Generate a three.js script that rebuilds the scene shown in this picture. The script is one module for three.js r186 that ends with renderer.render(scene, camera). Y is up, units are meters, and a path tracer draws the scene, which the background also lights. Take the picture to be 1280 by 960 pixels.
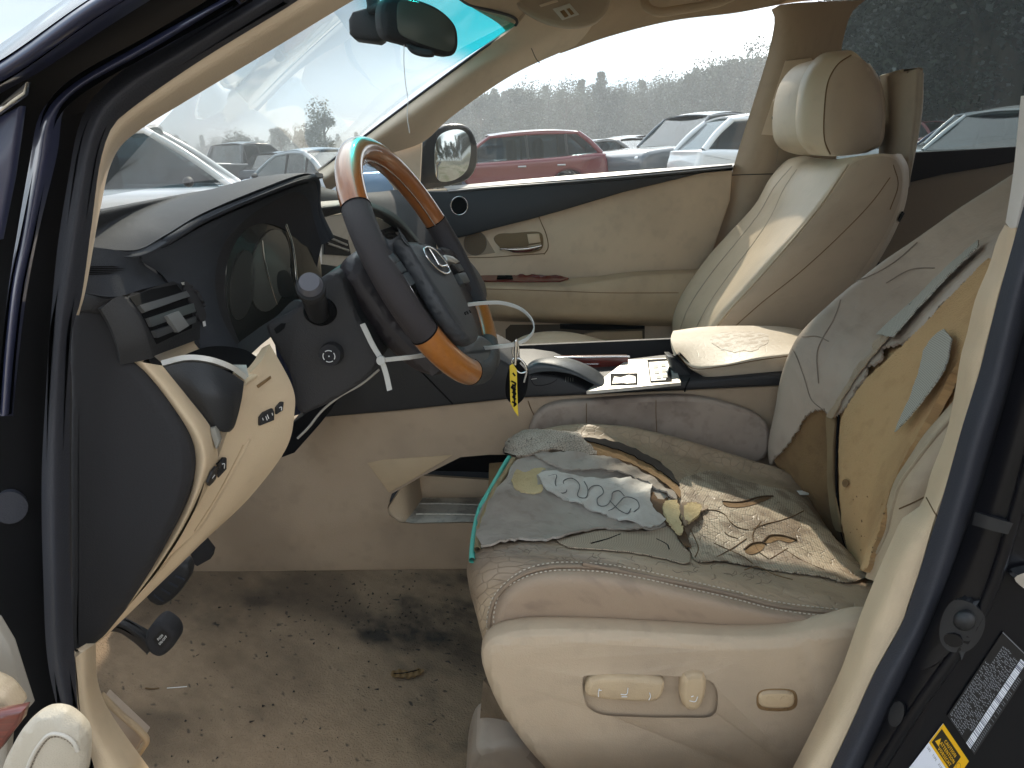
import * as THREE from 'three';
import { mergeGeometries, mergeVertices, toCreasedNormals } from 'three/addons/utils/BufferGeometryUtils.js';
import { TessellateModifier } from 'three/addons/modifiers/TessellateModifier.js';

// ------------------------------------------------------------------ camera, sky, sun, exposure
const FPX = 950, DEG = Math.PI / 180;                       // focal length for a picture 1280 wide
const scene = new THREE.Scene();
const camera = new THREE.PerspectiveCamera(2 * Math.atan(480 / FPX) / DEG, 4 / 3, 0.05, 3000);
camera.rotation.order = 'YXZ';
camera.position.set(0, 1.25, 0);
camera.rotation.set(-16.95 * DEG, 0, -2.5 * DEG);
camera.updateMatrixWorld(true);
const renderer = new THREE.WebGLRenderer({ antialias: true });
renderer.setSize(1024, 768);
renderer.toneMapping = THREE.LinearToneMapping;
renderer.toneMappingExposure = 1.06;
renderer.shadowMap.enabled = true;

let seed = 7;
const rnd = () => { seed = (seed * 1664525 + 1013904223) >>> 0; return seed / 4294967296; };
const hash = (x, y, s) => { let h = (x * 374761393 + y * 668265263 + s * 1274126177) | 0; h = Math.imul(h ^ (h >>> 13), 1274126177); h ^= h >>> 16; return (h >>> 0) / 4294967296; };
const sm = (t) => t * t * (3 - 2 * t);
function vnoise(x, y, px, py, s) {                           // value noise that repeats every px by py cells
  const xi = Math.floor(x), yi = Math.floor(y), fx = sm(x - xi), fy = sm(y - yi);
  const w = (a, p) => ((a % p) + p) % p, h = (i, j) => hash(w(xi + i, px), w(yi + j, py), s);
  return (h(0, 0) * (1 - fx) + h(1, 0) * fx) * (1 - fy) + (h(0, 1) * (1 - fx) + h(1, 1) * fx) * fy;
}
function fbm(u, v, c, s, oct = 5) { let a = 0, w = 0.5, t = 0; for (let o = 0; o < oct; o++) { a += w * vnoise(u * c, v * c, c, c, s + o); t += w; w *= 0.5; c *= 2; } return a / t; }
function worley(u, v, c, s) {                                // distances to the two nearest of a repeating set of cell points
  const x = u * c, y = v * c, xi = Math.floor(x), yi = Math.floor(y); let a = 9, b = 9;
  for (let i = -1; i < 2; i++) for (let j = -1; j < 2; j++) {
    const p = ((xi + i) % c + c) % c, q = ((yi + j) % c + c) % c, dx = xi + i + hash(p, q, s) - x, dy = yi + j + hash(p, q, s + 50) - y, d = Math.hypot(dx, dy);
    if (d < a) { b = a; a = d; } else if (d < b) b = d;
  }
  return [a, b];
}
const clamp = (x, a = 0, b = 1) => Math.min(b, Math.max(a, x)), lerp = (a, b, t) => a + (b - a) * t, smooth = (a, b, x) => sm(clamp((x - a) / (b - a)));

const SUN = new THREE.Vector3(0.08, 0.628, -0.85).normalize();
{ // a bright sky of broken white cloud
  const W = 1024, H = 512, d = new Float32Array(W * H * 4);
  for (let j = 0; j < H; j++) for (let i = 0; i < W; i++) {
    const az = (i + 0.5) / W, el = ((j + 0.5) / H - 0.5) * Math.PI, se = Math.sin(el);
    const dir = new THREE.Vector3(Math.cos(el) * Math.cos((az - 0.5) * 2 * Math.PI), se, Math.cos(el) * Math.sin((az - 0.5) * 2 * Math.PI));
    const up = Math.max(se, 0), k = 1 / (up + 0.22), cx = dir.x * k * 0.11 + 0.5, cy = dir.z * k * 0.11 + 0.5;
    const n = fbm(cx, cy, 5, 11, 6), n2 = fbm(cx + 0.37, cy + 0.21, 8, 33, 5);
    const cloud = smooth(0.40, 0.56, n), grey = smooth(0.47, 0.56, n2) * smooth(0.05, 0.16, up);
    const glow = Math.pow(Math.max(0, dir.dot(SUN)), 6);
    let b = lerp(1.25, 2.8, cloud) * (1 - 0.78 * grey) * (0.9 + 0.25 * (1 - up)) + 1.6 * glow;
    let r = b * lerp(0.70, 0.97, cloud) * (1 - 0.16 * grey), g = b * lerp(0.88, 0.99, cloud) * (1 - 0.06 * grey), bl = b * lerp(1.06, 1.02, cloud);
    if (se < 0) { const t = smooth(0, -0.1, se); r = lerp(r, 0.3, t); g = lerp(g, 0.28, t); bl = lerp(bl, 0.25, t); }
    const o = (j * W + i) * 4; d[o] = r; d[o + 1] = g; d[o + 2] = bl; d[o + 3] = 1;
  }
  const t = new THREE.DataTexture(d, W, H, THREE.RGBAFormat, THREE.FloatType);
  t.mapping = THREE.EquirectangularReflectionMapping; t.magFilter = t.minFilter = THREE.LinearFilter; t.needsUpdate = true;
  scene.background = t; scene.environment = t;
}
const sun = new THREE.DirectionalLight(0xfff1dc, 5);
sun.position.copy(SUN).multiplyScalar(30).add(new THREE.Vector3(0, 1, -1.5)); sun.target.position.set(0, 1, -1.5);
sun.castShadow = true; sun.shadow.radius = 2; sun.shadow.mapSize.set(2048, 2048);
Object.assign(sun.shadow.camera, { left: -6, right: 6, top: 6, bottom: -6, near: 1, far: 80 });
scene.add(sun, sun.target);
scene.fog = new THREE.FogExp2(0xe8eaea, 0.0034);

// ------------------------------------------------------------------ placing: a pixel of the photograph and a plane of the car give a point
const V = (x, y, z) => new THREE.Vector3(x, y, z);
const ray = (u, v) => V((u - 640) / FPX, (480 - v) / FPX, -1).applyQuaternion(camera.quaternion);
const P = (u, v, z) => { const d = ray(u, v); return d.multiplyScalar(z / d.z).add(camera.position); };       // on the upright plane z (z runs across the car)
const PY = (u, v, y) => { const d = ray(u, v); return d.multiplyScalar((y - camera.position.y) / d.y).add(camera.position); };
const PD = (u, v, dist) => ray(u, v).multiplyScalar(dist).add(camera.position);
// a row of points; z is one number, or [from, to] along the row; a point may carry its own z
function R(z, pts) { return pts.map((p, i) => P(p[0], p[1], p[2] ?? (Array.isArray(z) ? lerp(z[0], z[1], i / (pts.length - 1)) : z))); }
const curve = (pts, closed = false) => new THREE.CatmullRomCurve3(pts, closed, 'centripetal');
const resample = (pts, n) => pts.length === n ? pts : pts.length === 2 ? Array.from({ length: n }, (_, i) => pts[0].clone().lerp(pts[1], i / (n - 1))) : curve(pts).getSpacedPoints(n - 1);
const cr = (a, b, c, d, t) => { const q = t * t, w = q * t; return 0.5 * (2 * b + (c - a) * t + (2 * a - 5 * b + 4 * c - d) * q + (3 * b - a - 3 * c + d) * w); };

function sheet(grid, t, flip, wob) {                           // a grid of points -> a sheet of thickness t behind it, uv in metres
  const nv = grid.length, nu = grid[0].length, pos = [], uv = [], idx = [];
  let vv = 0;
  for (let j = 0; j < nv; j++) {
    if (j) { let s = 0; for (let i = 0; i < nu; i += 4) s += grid[j][i].distanceTo(grid[j - 1][i]); vv += s / Math.ceil(nu / 4); }
    let uu = 0;
    for (let i = 0; i < nu; i++) { if (i) uu += grid[j][i].distanceTo(grid[j][i - 1]); const p = grid[j][i]; pos.push(p.x, p.y, p.z); uv.push(uu, vv); }
  }
  for (let j = 0; j < nv - 1; j++) for (let i = 0; i < nu - 1; i++) { const a = j * nu + i, b = a + 1, c = a + nu, d = c + 1; idx.push(a, b, c, b, d, c); }
  let g = new THREE.BufferGeometry();
  g.setAttribute('position', new THREE.Float32BufferAttribute(pos, 3)); g.setAttribute('uv', new THREE.Float32BufferAttribute(uv, 2)); g.setIndex(idx);
  g.computeVertexNormals();
  const n = g.attributes.normal; let face = 0;
  for (let k = 0; k < n.count; k++) face += n.getX(k) * (camera.position.x - pos[3 * k]) + n.getY(k) * (camera.position.y - pos[3 * k + 1]) + n.getZ(k) * (camera.position.z - pos[3 * k + 2]);
  if ((face < 0) !== !!flip) { for (let k = 0; k < idx.length; k += 3) { const q = idx[k]; idx[k] = idx[k + 1]; idx[k + 1] = q; } g.setIndex(idx); g.computeVertexNormals(); }
  if (wob) { const q = g.attributes.position, m = g.attributes.normal; for (let k = 0; k < q.count; k++) { const w = wob(uv[2 * k], uv[2 * k + 1]); q.setXYZ(k, q.getX(k) + m.getX(k) * w, q.getY(k) + m.getY(k) * w, q.getZ(k) + m.getZ(k) * w); } g.computeVertexNormals(); }
  return t ? thicken(g, t) : g;
}
function thicken(g, t) {                                      // adds a back and a rim to an open indexed sheet
  const p = g.attributes.position, n = g.attributes.normal, u = g.attributes.uv, N = p.count, id = Array.from(g.index.array);
  const pos = Array.from(p.array), nor = Array.from(n.array), uv = Array.from(u.array), out = id.slice();
  for (let k = 0; k < N; k++) { pos.push(p.getX(k) - n.getX(k) * t, p.getY(k) - n.getY(k) * t, p.getZ(k) - n.getZ(k) * t); nor.push(-n.getX(k), -n.getY(k), -n.getZ(k)); uv.push(u.getX(k), u.getY(k)); }
  for (let k = 0; k < id.length; k += 3) out.push(id[k] + N, id[k + 2] + N, id[k + 1] + N);
  const edges = new Map();
  for (let k = 0; k < id.length; k += 3) for (let e = 0; e < 3; e++) { const a = id[k + e], b = id[k + (e + 1) % 3]; if (edges.has(b + '_' + a)) edges.delete(b + '_' + a); else edges.set(a + '_' + b, [a, b]); }
  let M = 2 * N; const A = V(), B = V(), C = V();
  for (const [a, b] of edges.values()) {
    A.fromArray(pos, 3 * a); B.fromArray(pos, 3 * b); C.fromArray(pos, 3 * (a + N));
    const m = B.sub(A).cross(C.sub(A)).normalize().negate();
    for (const q of [a, b, a + N, b + N]) { pos.push(pos[3 * q], pos[3 * q + 1], pos[3 * q + 2]); nor.push(m.x, m.y, m.z); uv.push(uv[2 * q], uv[2 * q + 1]); }
    out.push(M, M + 2, M + 1, M + 1, M + 2, M + 3); M += 4;
  }
  const r = new THREE.BufferGeometry();
  r.setAttribute('position', new THREE.Float32BufferAttribute(pos, 3)); r.setAttribute('normal', new THREE.Float32BufferAttribute(nor, 3)); r.setAttribute('uv', new THREE.Float32BufferAttribute(uv, 2)); r.setIndex(out);
  r.userData.front = g;
  return r;
}
function loft(rows, { nu = 40, nv = 5, t = 0.006, flip = false, wob = null, sharp = false } = {}) {   // a smooth skin through rows of points; nv steps between two rows
  const r = rows.map((q) => resample(q, nu)), grid = [], n = r.length;
  for (let j = 0; j < n - 1; j++) for (let k = 0; k < nv; k++) grid.push(blend(j, k / nv));
  grid.push(r[n - 1]);
  function blend(j, s) {
    const a = r[Math.max(j - 1, 0)], b = r[j], c = r[j + 1], d = r[Math.min(j + 2, n - 1)];
    return b.map((q, i) => sharp ? q.clone().lerp(c[i], s) : V(cr(a[i].x, q.x, c[i].x, d[i].x, s), cr(a[i].y, q.y, c[i].y, d[i].y, s), cr(a[i].z, q.z, c[i].z, d[i].z, s)));
  }
  return sheet(grid, t, flip, wob);
}
// a solid cut to an outline (pixels) on the plane z, going back by depth with rounded edges
function plate(out, z, depth, { bevel = 0.004, round = true, holes = [], seg = 3, n = 0 } = {}) {
  const flat = (o, m) => { const q = o.map((p) => P(p[0], p[1], z)); return (round ? curve(q, true).getSpacedPoints(n || o.length * 6) : q).map((p) => new THREE.Vector2(p.x, p.y)); };
  return slab(flat(out), z, depth, bevel, seg, holes.map((h) => flat(h)));
}
function slab(pts, z, depth, bevel = 0.004, seg = 3, holes = []) {
  const s = new THREE.Shape(pts); s.holes = holes.map((h) => new THREE.Path(h));
  const g = new THREE.ExtrudeGeometry(s, { depth: Math.max(depth - 2 * bevel, 0.0005), bevelEnabled: bevel > 0, bevelThickness: bevel, bevelSize: bevel, bevelOffset: -bevel, bevelSegments: seg, steps: 1 });
  g.translate(0, 0, z - depth + bevel);
  return toCreasedNormals(g, 0.7);
}
const circle = (u, v, a, b = a, n = 24, turn = 0) => Array.from({ length: n }, (_, i) => { const t = i / n * 2 * Math.PI, x = a * Math.cos(t), y = b * Math.sin(t); return [u + x * Math.cos(turn) - y * Math.sin(turn), v + x * Math.sin(turn) + y * Math.cos(turn)]; });
const tube = (pts, r, n = 40, closed = false, k = 8) => new THREE.TubeGeometry(curve(pts, closed), n, r, k, closed);
const rod = (a, b, r, r2 = r, k = 16) => { const d = b.clone().sub(a), g = new THREE.CylinderGeometry(r2, r, d.length(), k, 1); g.applyQuaternion(new THREE.Quaternion().setFromUnitVectors(V(0, 1, 0), d.clone().normalize())); return g.translate(...a.clone().add(b).multiplyScalar(0.5).toArray()); };
// a loft cut away where its picture falls inside the outline (a tear), then given its thickness
function torn(geo, out, t, ragged = 1, keepInside = false) {
  const id = geo.index.array, q = geo.attributes.position, keep = [], c = V(), o = out;
  const inside = (x, y) => { let r = false; for (let i = 0, j = o.length - 1; i < o.length; j = i++) if ((o[i][1] > y) !== (o[j][1] > y) && x < (o[j][0] - o[i][0]) * (y - o[i][1]) / (o[j][1] - o[i][1]) + o[i][0]) r = !r; return r; };
  for (let k = 0; k < id.length; k += 3) {
    c.set(0, 0, 0); for (let e = 0; e < 3; e++) c.add(V().fromBufferAttribute(q, id[k + e])); c.divideScalar(3).project(camera);
    const x = (c.x + 1) * 640, y = (1 - c.y) * 480, w = ragged * 7;
    if (keepInside === inside(x + w * (fbm(x / 90 % 1, y / 90 % 1, 8, 501, 3) - 0.5), y + w * (fbm(x / 90 % 1, y / 90 % 1, 8, 507, 3) - 0.5))) keep.push(id[k], id[k + 1], id[k + 2]);
  }
  geo.setIndex(keep); return thicken(geo, t);
}
// a plate whose face lies in the plane through O with normal N
function tilted(out, O, N, depth, { bevel = 0.004, round = true, n = 0 } = {}) {
  const nn = N.clone().normalize(), e = V(0, 1, 0).cross(nn).normalize(), f = nn.clone().cross(e);
  const loc = out.map((p) => { const d = ray(p[0], p[1]), k = O.clone().sub(camera.position).dot(nn) / d.dot(nn), w = d.multiplyScalar(k).add(camera.position).sub(O); return V(w.dot(e), w.dot(f), 0); });
  const g = slab((round ? curve(loc, true).getSpacedPoints(n || out.length * 6) : loc).map((p) => new THREE.Vector2(p.x, p.y)), 0, depth, bevel, 4);
  return g.applyMatrix4(new THREE.Matrix4().makeBasis(e, f, nn).setPosition(O));
}
// laying things on what is already there: a point on a surface under a pixel
const caster = new THREE.Raycaster(), probe = new THREE.MeshBasicMaterial({ side: THREE.DoubleSide });
function surf(geos) { return [].concat(geos).map((g) => { const m = new THREE.Mesh(g.userData.front || g, probe); m.updateMatrixWorld(); return m; }); }
function hit(u, v, on) {
  caster.set(camera.position, ray(u, v).normalize());
  const h = caster.intersectObjects(on, false)[0]; if (!h) return null;
  const n = h.normal ? h.normal.clone() : h.face.normal.clone(); if (n.dot(caster.ray.direction) > 0) n.negate();
  return { p: h.point, n, uv: h.uv ? h.uv.clone() : null };
}
function fillIn(pts) { let last = pts.find((q) => q); return pts.map((q) => q ? (last = q) : last); }
const depthOf = (geos) => { const g = [].concat(geos)[0]; g.computeBoundingBox(); return g.boundingBox.max.z; };
const jag = (out, amp, step = 4) => { const r = []; for (let i = 0; i < out.length; i++) { const a = out[i], b = out[(i + 1) % out.length], d = Math.hypot(b[0] - a[0], b[1] - a[1]), n = Math.max(1, Math.round(d / step)); for (let k = 0; k < n; k++) { const t = k / n; r.push([lerp(a[0], b[0], t) + (rnd() - 0.5) * amp, lerp(a[1], b[1], t) + (rnd() - 0.5) * amp]); } } return r; };
const softOutline = (out, n) => curve(out.map((p) => V(p[0], p[1], 0)), true).getSpacedPoints(n || out.length * 5).map((p) => [p.x, p.y]);
// a piece of sheet material of thickness t lying on a surface, cut to an outline; lift(u, v) raises it
function drape(out, geos, { off = 0.001, t = 0.002, cell = 8, soft = true, rough = 0, lift = null } = {}) {
  const on = surf(geos); let o = soft ? softOutline(out) : out; if (rough) o = jag(o, rough);
  let g = new THREE.ShapeGeometry(new THREE.Shape(o.map((p) => new THREE.Vector2(p[0], p[1]))));
  g.deleteAttribute('normal'); g.deleteAttribute('uv');
  g = mergeVertices(new TessellateModifier(cell, 7).modify(g.toNonIndexed()), 1e-3);
  const q = g.attributes.position, uv = [], P0 = [], Nn = [];
  let last = null; const hs = [];
  for (let k = 0; k < q.count; k++) hs.push(hit(q.getX(k), q.getY(k), on));
  if (!hs.some((h) => h)) { console.log('drape misses at', JSON.stringify(out[0])); const z = depthOf(geos); for (let k = 0; k < hs.length; k++) hs[k] = { p: P(q.getX(k), q.getY(k), z), n: V(0, 0, 1), uv: null }; }
  for (let k = 0; k < q.count; k++) {
    let h = hs[k];
    if (!h) { let best = 1e9, m = -1; for (let i = 0; i < q.count; i++) if (hs[i]) { const d = (q.getX(i) - q.getX(k)) ** 2 + (q.getY(i) - q.getY(k)) ** 2; if (d < best) { best = d; m = i; } } h = hs[m]; const w = P(q.getX(k), q.getY(k), h.p.z); h = { p: w, n: h.n, uv: h.uv }; }
    const e = off + t + (lift ? lift(q.getX(k), q.getY(k)) : 0);
    P0.push(h.p.x + h.n.x * e, h.p.y + h.n.y * e, h.p.z + h.n.z * e); uv.push(h.uv ? h.uv.x : h.p.x, h.uv ? h.uv.y : h.p.y);
  }
  const r = new THREE.BufferGeometry();
  r.setAttribute('position', new THREE.Float32BufferAttribute(P0, 3)); r.setAttribute('uv', new THREE.Float32BufferAttribute(uv, 2)); r.setIndex(Array.from(g.index.array));
  r.computeVertexNormals();
  const n = r.attributes.normal; let face = 0;
  for (let k = 0; k < n.count; k++) face += n.getX(k) * (camera.position.x - P0[3 * k]) + n.getY(k) * (camera.position.y - P0[3 * k + 1]) + n.getZ(k) * (camera.position.z - P0[3 * k + 2]);
  if (face < 0) { const id = Array.from(r.index.array); for (let k = 0; k < id.length; k += 3) { const w = id[k]; id[k] = id[k + 1]; id[k + 1] = w; } r.setIndex(id); r.computeVertexNormals(); }
  return thicken(r, t);
}
function onto(pts, geos, off = 0, n = 0) { const on = surf(geos), c = n ? curve(pts.map((p) => V(p[0], p[1], 0))).getSpacedPoints(n).map((p) => [p.x, p.y]) : pts; return fillIn(c.map((p) => { const h = hit(p[0], p[1], on); return h ? h.p.addScaledVector(h.n, off) : null; })).map((q, i) => { if (!q) console.log('no surface under', JSON.stringify(c[0])); return q ?? P(c[i][0], c[i][1], depthOf(geos)); }); }
const seam = (pts, geos, r = 0.0012, off = 0.0004, n = 30) => tube(onto(pts, geos, off, n), r, n * 2, false, 6);
function stitches(pts, geos, n, r = 0.0009, off = 0.001, fill = 0.6) { const p = onto(pts, geos, off, n * 2); const g = []; for (let i = 0; i < n; i++) { const a = p[2 * i], b = p[2 * i + 1]; if (a.distanceTo(b) > 1e-4) g.push(rod(a, a.clone().lerp(b, fill * 1.6), r, r, 5)); } return mergeGeometries(g); }

// ------------------------------------------------------------------ things and parts
const counts = {}; const things = [];
const numbered = (n) => { const k = counts[n] = (counts[n] ?? -1) + 1; return k ? `${n}_${String(k).padStart(3, '0')}` : n; };
function thing(name, label, category, group) { const o = new THREE.Group(); o.name = numbered(name); o.userData = { label, category }; if (group) o.userData.group = group; scene.add(o); things.push(o); return o; }
function part(parent, name, geo, m, label) { const o = new THREE.Mesh(geo, m); o.name = name; o.castShadow = o.receiveShadow = true; parent.add(o); if (label) o.userData.label = label; return o; }
function seat(o) {                                            // moves a finished thing's origin to its base
  const b = new THREE.Box3().setFromObject(o), c = b.getCenter(V()); c.y = b.min.y; const done = new Set();
  o.traverse((m) => { if (m.isMesh && !done.has(m.geometry)) { done.add(m.geometry); m.geometry.translate(-c.x, -c.y, -c.z); } });
  o.position.copy(c);
}

// ------------------------------------------------------------------ materials
function tex(size, metres, fn, srgb = true) {                 // fn(u, v) -> [r, g, b] (linear colour) or one height
  const d = new Uint8Array(size * size * 4), enc = (c) => 255 * clamp(c <= 0.0031308 ? c * 12.92 : 1.055 * Math.pow(c, 1 / 2.4) - 0.055);
  for (let j = 0; j < size; j++) for (let i = 0; i < size; i++) { const c = fn(i / size, j / size), o = (j * size + i) * 4; for (let k = 0; k < 3; k++) d[o + k] = srgb ? enc(c[k]) : 255 * clamp(c); d[o + 3] = 255; }
  const t = new THREE.DataTexture(d, size, size); t.wrapS = t.wrapT = THREE.RepeatWrapping; t.magFilter = THREE.LinearFilter; t.minFilter = THREE.LinearMipmapLinearFilter; t.generateMipmaps = true;
  if (srgb) t.colorSpace = THREE.SRGBColorSpace; t.repeat.set(1 / metres, 1 / metres); t.needsUpdate = true; return t;
}
const mixc = (a, b, t) => a.map((x, i) => lerp(x, b[i], t));
const std = (c, roughness = 0.6, o = {}) => { const m = new THREE.MeshPhysicalMaterial({ roughness, side: THREE.DoubleSide, ...o }); if (c) m.color.setRGB(...c); return m; };
const dirty = (c, d, amount, s, cells = 4, size = 512, metres = 0.7) => tex(size, metres, (u, v) => { const a = fbm(u, v, cells, s, 6), b = fbm(u, v, cells * 8, s + 9, 4); return mixc(c, d, clamp(amount * (smooth(0.42, 0.75, a) + 0.35 * smooth(0.55, 0.8, b)) + 0.06 * b)); });
const T = {
  leather: tex(512, 0.05, (u, v) => { const [a, b] = worley(u, v, 26, 3); return clamp(0.35 + 1.1 * (b - a)) * 0.7 + 0.3 * fbm(u, v, 30, 5, 3); }, false),
  grain: tex(256, 0.03, (u, v) => fbm(u, v, 24, 8, 3), false),
  crease: tex(512, 0.16, (u, v) => { const w = fbm(u, v, 5, 21, 4), [a, b] = worley((u + 0.05 * w) % 1, (v + 0.05 * w) % 1, 11, 4); return 0.75 * smooth(0, 0.10, b - a) + 0.25 * fbm(u, v, 16, 2, 4); }, false),
  crumple: tex(512, 0.16, (u, v) => { const w = fbm(u, v, 4, 31, 4); return 0.6 * Math.abs(2 * fbm((u + 0.1 * w) % 1, (v + 0.1 * w) % 1, 5, 33, 5) - 1) + 0.4 * w; }, false),
  crumpleWeave: tex(512, 0.12, (u, v) => 0.55 * Math.abs(2 * fbm(u, v, 4, 35, 5) - 1) + 0.35 * fbm(u, v, 5, 37, 4) + 0.10 * Math.sin(u * 402) * Math.sin(v * 402), false),
  weave: tex(256, 0.03, (u, v) => 0.5 + 0.25 * Math.sin(u * 2 * Math.PI * 16) * Math.sin(v * 2 * Math.PI * 16) + 0.5 * (fbm(u, v, 32, 6, 3) - 0.5), false),
  carpet: tex(512, 0.10, (u, v) => fbm(u, v, 48, 14, 3), false),
};
const BEIGE = [0.55, 0.405, 0.25], GRIME = [0.22, 0.165, 0.12];
const M = {
  beige: std(null, 0.55, { map: dirty(BEIGE, GRIME, 0.30, 40), bumpMap: T.grain, bumpScale: 0.00035 }),
  beigeCleanLit: std(null, 0.5, { map: dirty([0.68, 0.525, 0.355], GRIME, 0.15, 45), bumpMap: T.grain, bumpScale: 0.0003 }),  // cleaner beige; its paler tone stands in for light from the door opening
  cover: std(null, 0.55, { map: dirty([0.50, 0.38, 0.265], GRIME, 0.3, 44), bumpMap: T.grain, bumpScale: 0.00035 }),
  pillar: std(null, 0.6, { map: dirty([0.72, 0.59, 0.45], GRIME, 0.14, 47), bumpMap: T.grain, bumpScale: 0.0003 }),
  headliner: std(null, 0.95, { map: dirty([0.56, 0.44, 0.315], GRIME, 0.15, 49), bumpMap: T.weave, bumpScale: 0.0003 }),
  leather: std(null, 0.42, { map: dirty([0.56, 0.43, 0.285], GRIME, 0.28, 50), bumpMap: T.leather, bumpScale: 0.0004 }),
  leatherOld: std(null, 0.45, { map: dirty([0.42, 0.315, 0.215], [0.16, 0.112, 0.08], 0.6, 52), bumpMap: T.crease, bumpScale: 0.0012 }),
  leatherGrey: std(null, 0.5, { map: dirty([0.47, 0.375, 0.295], [0.22, 0.165, 0.125], 0.4, 54, 3), bumpMap: T.crumple, bumpScale: 0.0022 }),
  cushionSide: std(null, 0.55, { map: dirty([0.37, 0.27, 0.19], [0.17, 0.12, 0.095], 0.8, 56, 4), bumpMap: T.leather, bumpScale: 0.0004 }),
  blackPlain: std([0.010, 0.010, 0.012], 0.5),
  black: std([0.022, 0.022, 0.025], 0.55, { bumpMap: T.grain, bumpScale: 0.0004 }),
  dash: std(null, 0.72, { map: dirty([0.034, 0.038, 0.048], [0.06, 0.066, 0.078], 0.4, 60, 6), bumpMap: T.leather, bumpScale: 0.0004, specularIntensity: 0.6 }),
  blackSoft: std([0.020, 0.019, 0.022], 0.8, { bumpMap: T.grain, bumpScale: 0.0003 }),
  rubber: std([0.026, 0.028, 0.039], 0.6, { bumpMap: T.grain, bumpScale: 0.0003 }),
  paint: std([0.026, 0.031, 0.075], 0.3, { clearcoat: 1, clearcoatRoughness: 0.04 }),  // blue in the base stands in for sky reflected by black paint
  jamb: std([0.005, 0.005, 0.007], 0.3, { specularIntensity: 0.3, clearcoat: 0.2, clearcoatRoughness: 0.06 }),
  dark: std([0.004, 0.004, 0.005], 0.8, { specularIntensity: 0.25 }),
  chrome: std([0.75, 0.75, 0.76], 0.12, { metalness: 1 }),
  silver: std(null, 0.38, { map: dirty([0.62, 0.60, 0.56], [0.25, 0.2, 0.14], 0.4, 61, 8), metalness: 0.35 }),
  mirror: std([0.85, 0.87, 0.88], 0.02, { metalness: 1 }),
  mirrorDark: std([0.085, 0.095, 0.085], 0.25),  // grey-green colour stands in for what the dimmed mirror reflects
  white: std([0.78, 0.78, 0.78], 0.4),
  nylon: std([0.72, 0.72, 0.70], 0.4, { transmission: 0.25, thickness: 0 }),
  foam: std(null, 0.95, { map: dirty([0.54, 0.345, 0.165], [0.33, 0.185, 0.075], 0.55, 62, 3, 512, 0.5), bumpMap: T.carpet, bumpScale: 0.0012 }),
  foamPale: std(null, 0.95, { map: dirty([0.62, 0.50, 0.28], [0.3, 0.2, 0.08], 0.5, 64, 5), bumpMap: T.carpet, bumpScale: 0.0015 }),
  foamBrown: std(null, 0.9, { map: dirty([0.25, 0.15, 0.065], [0.10, 0.05, 0.02], 0.6, 66, 4), bumpMap: T.carpet, bumpScale: 0.001 }),
  fabric: std(null, 0.95, { map: dirty([0.45, 0.395, 0.34], [0.25, 0.205, 0.165], 0.7, 68, 6), bumpMap: T.crumpleWeave, bumpScale: 0.004 }),
  film: std(null, 0.62, { map: dirty([0.52, 0.485, 0.44], [0.33, 0.285, 0.235], 0.6, 70, 6), bumpMap: T.crumple, bumpScale: 0.003 }),
  pit: std(null, 0.95, { map: dirty([0.10, 0.058, 0.026], [0.03, 0.018, 0.01], 0.6, 72, 6, 256, 0.2) }),
  teal: std([0.10, 0.52, 0.42], 0.6),
  paper: std([0.8, 0.8, 0.78], 0.8),
  yellowTag: null, wood: null,
};
const grainWood = (a, b, s) => tex(512, 0.14, (u, v) => { const w = fbm(u, v, 4, s, 3), st = fbm((u * 0.5 + 0.02 * w) % 1, v, 4, s + 3, 2), l = 0.5 + 0.5 * Math.sin((v * 22 + 5 * w) * 2 * Math.PI), f = vnoise(u * 6, v * 160, 6, 160, s + 1); return mixc(a, b, clamp(0.4 * l * st + 0.5 * f * 0.9 + 0.2 * w)); });
M.woodDark = std(null, 0.3, { map: grainWood([0.40, 0.135, 0.030], [0.15, 0.038, 0.010], 81), clearcoat: 1, clearcoatRoughness: 0.06 });
M.wood = std(null, 0.3, { map: grainWood([0.46, 0.17, 0.03], [0.26, 0.08, 0.012], 83), clearcoat: 1, clearcoatRoughness: 0.08 });
M.redWood = std(null, 0.3, { map: grainWood([0.20, 0.022, 0.012], [0.045, 0.005, 0.004], 85), clearcoat: 1, clearcoatRoughness: 0.05 });
M.leatherBlack = std([0.034, 0.028, 0.032], 0.48, { bumpMap: T.leather, bumpScale: 0.0003 });
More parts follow.
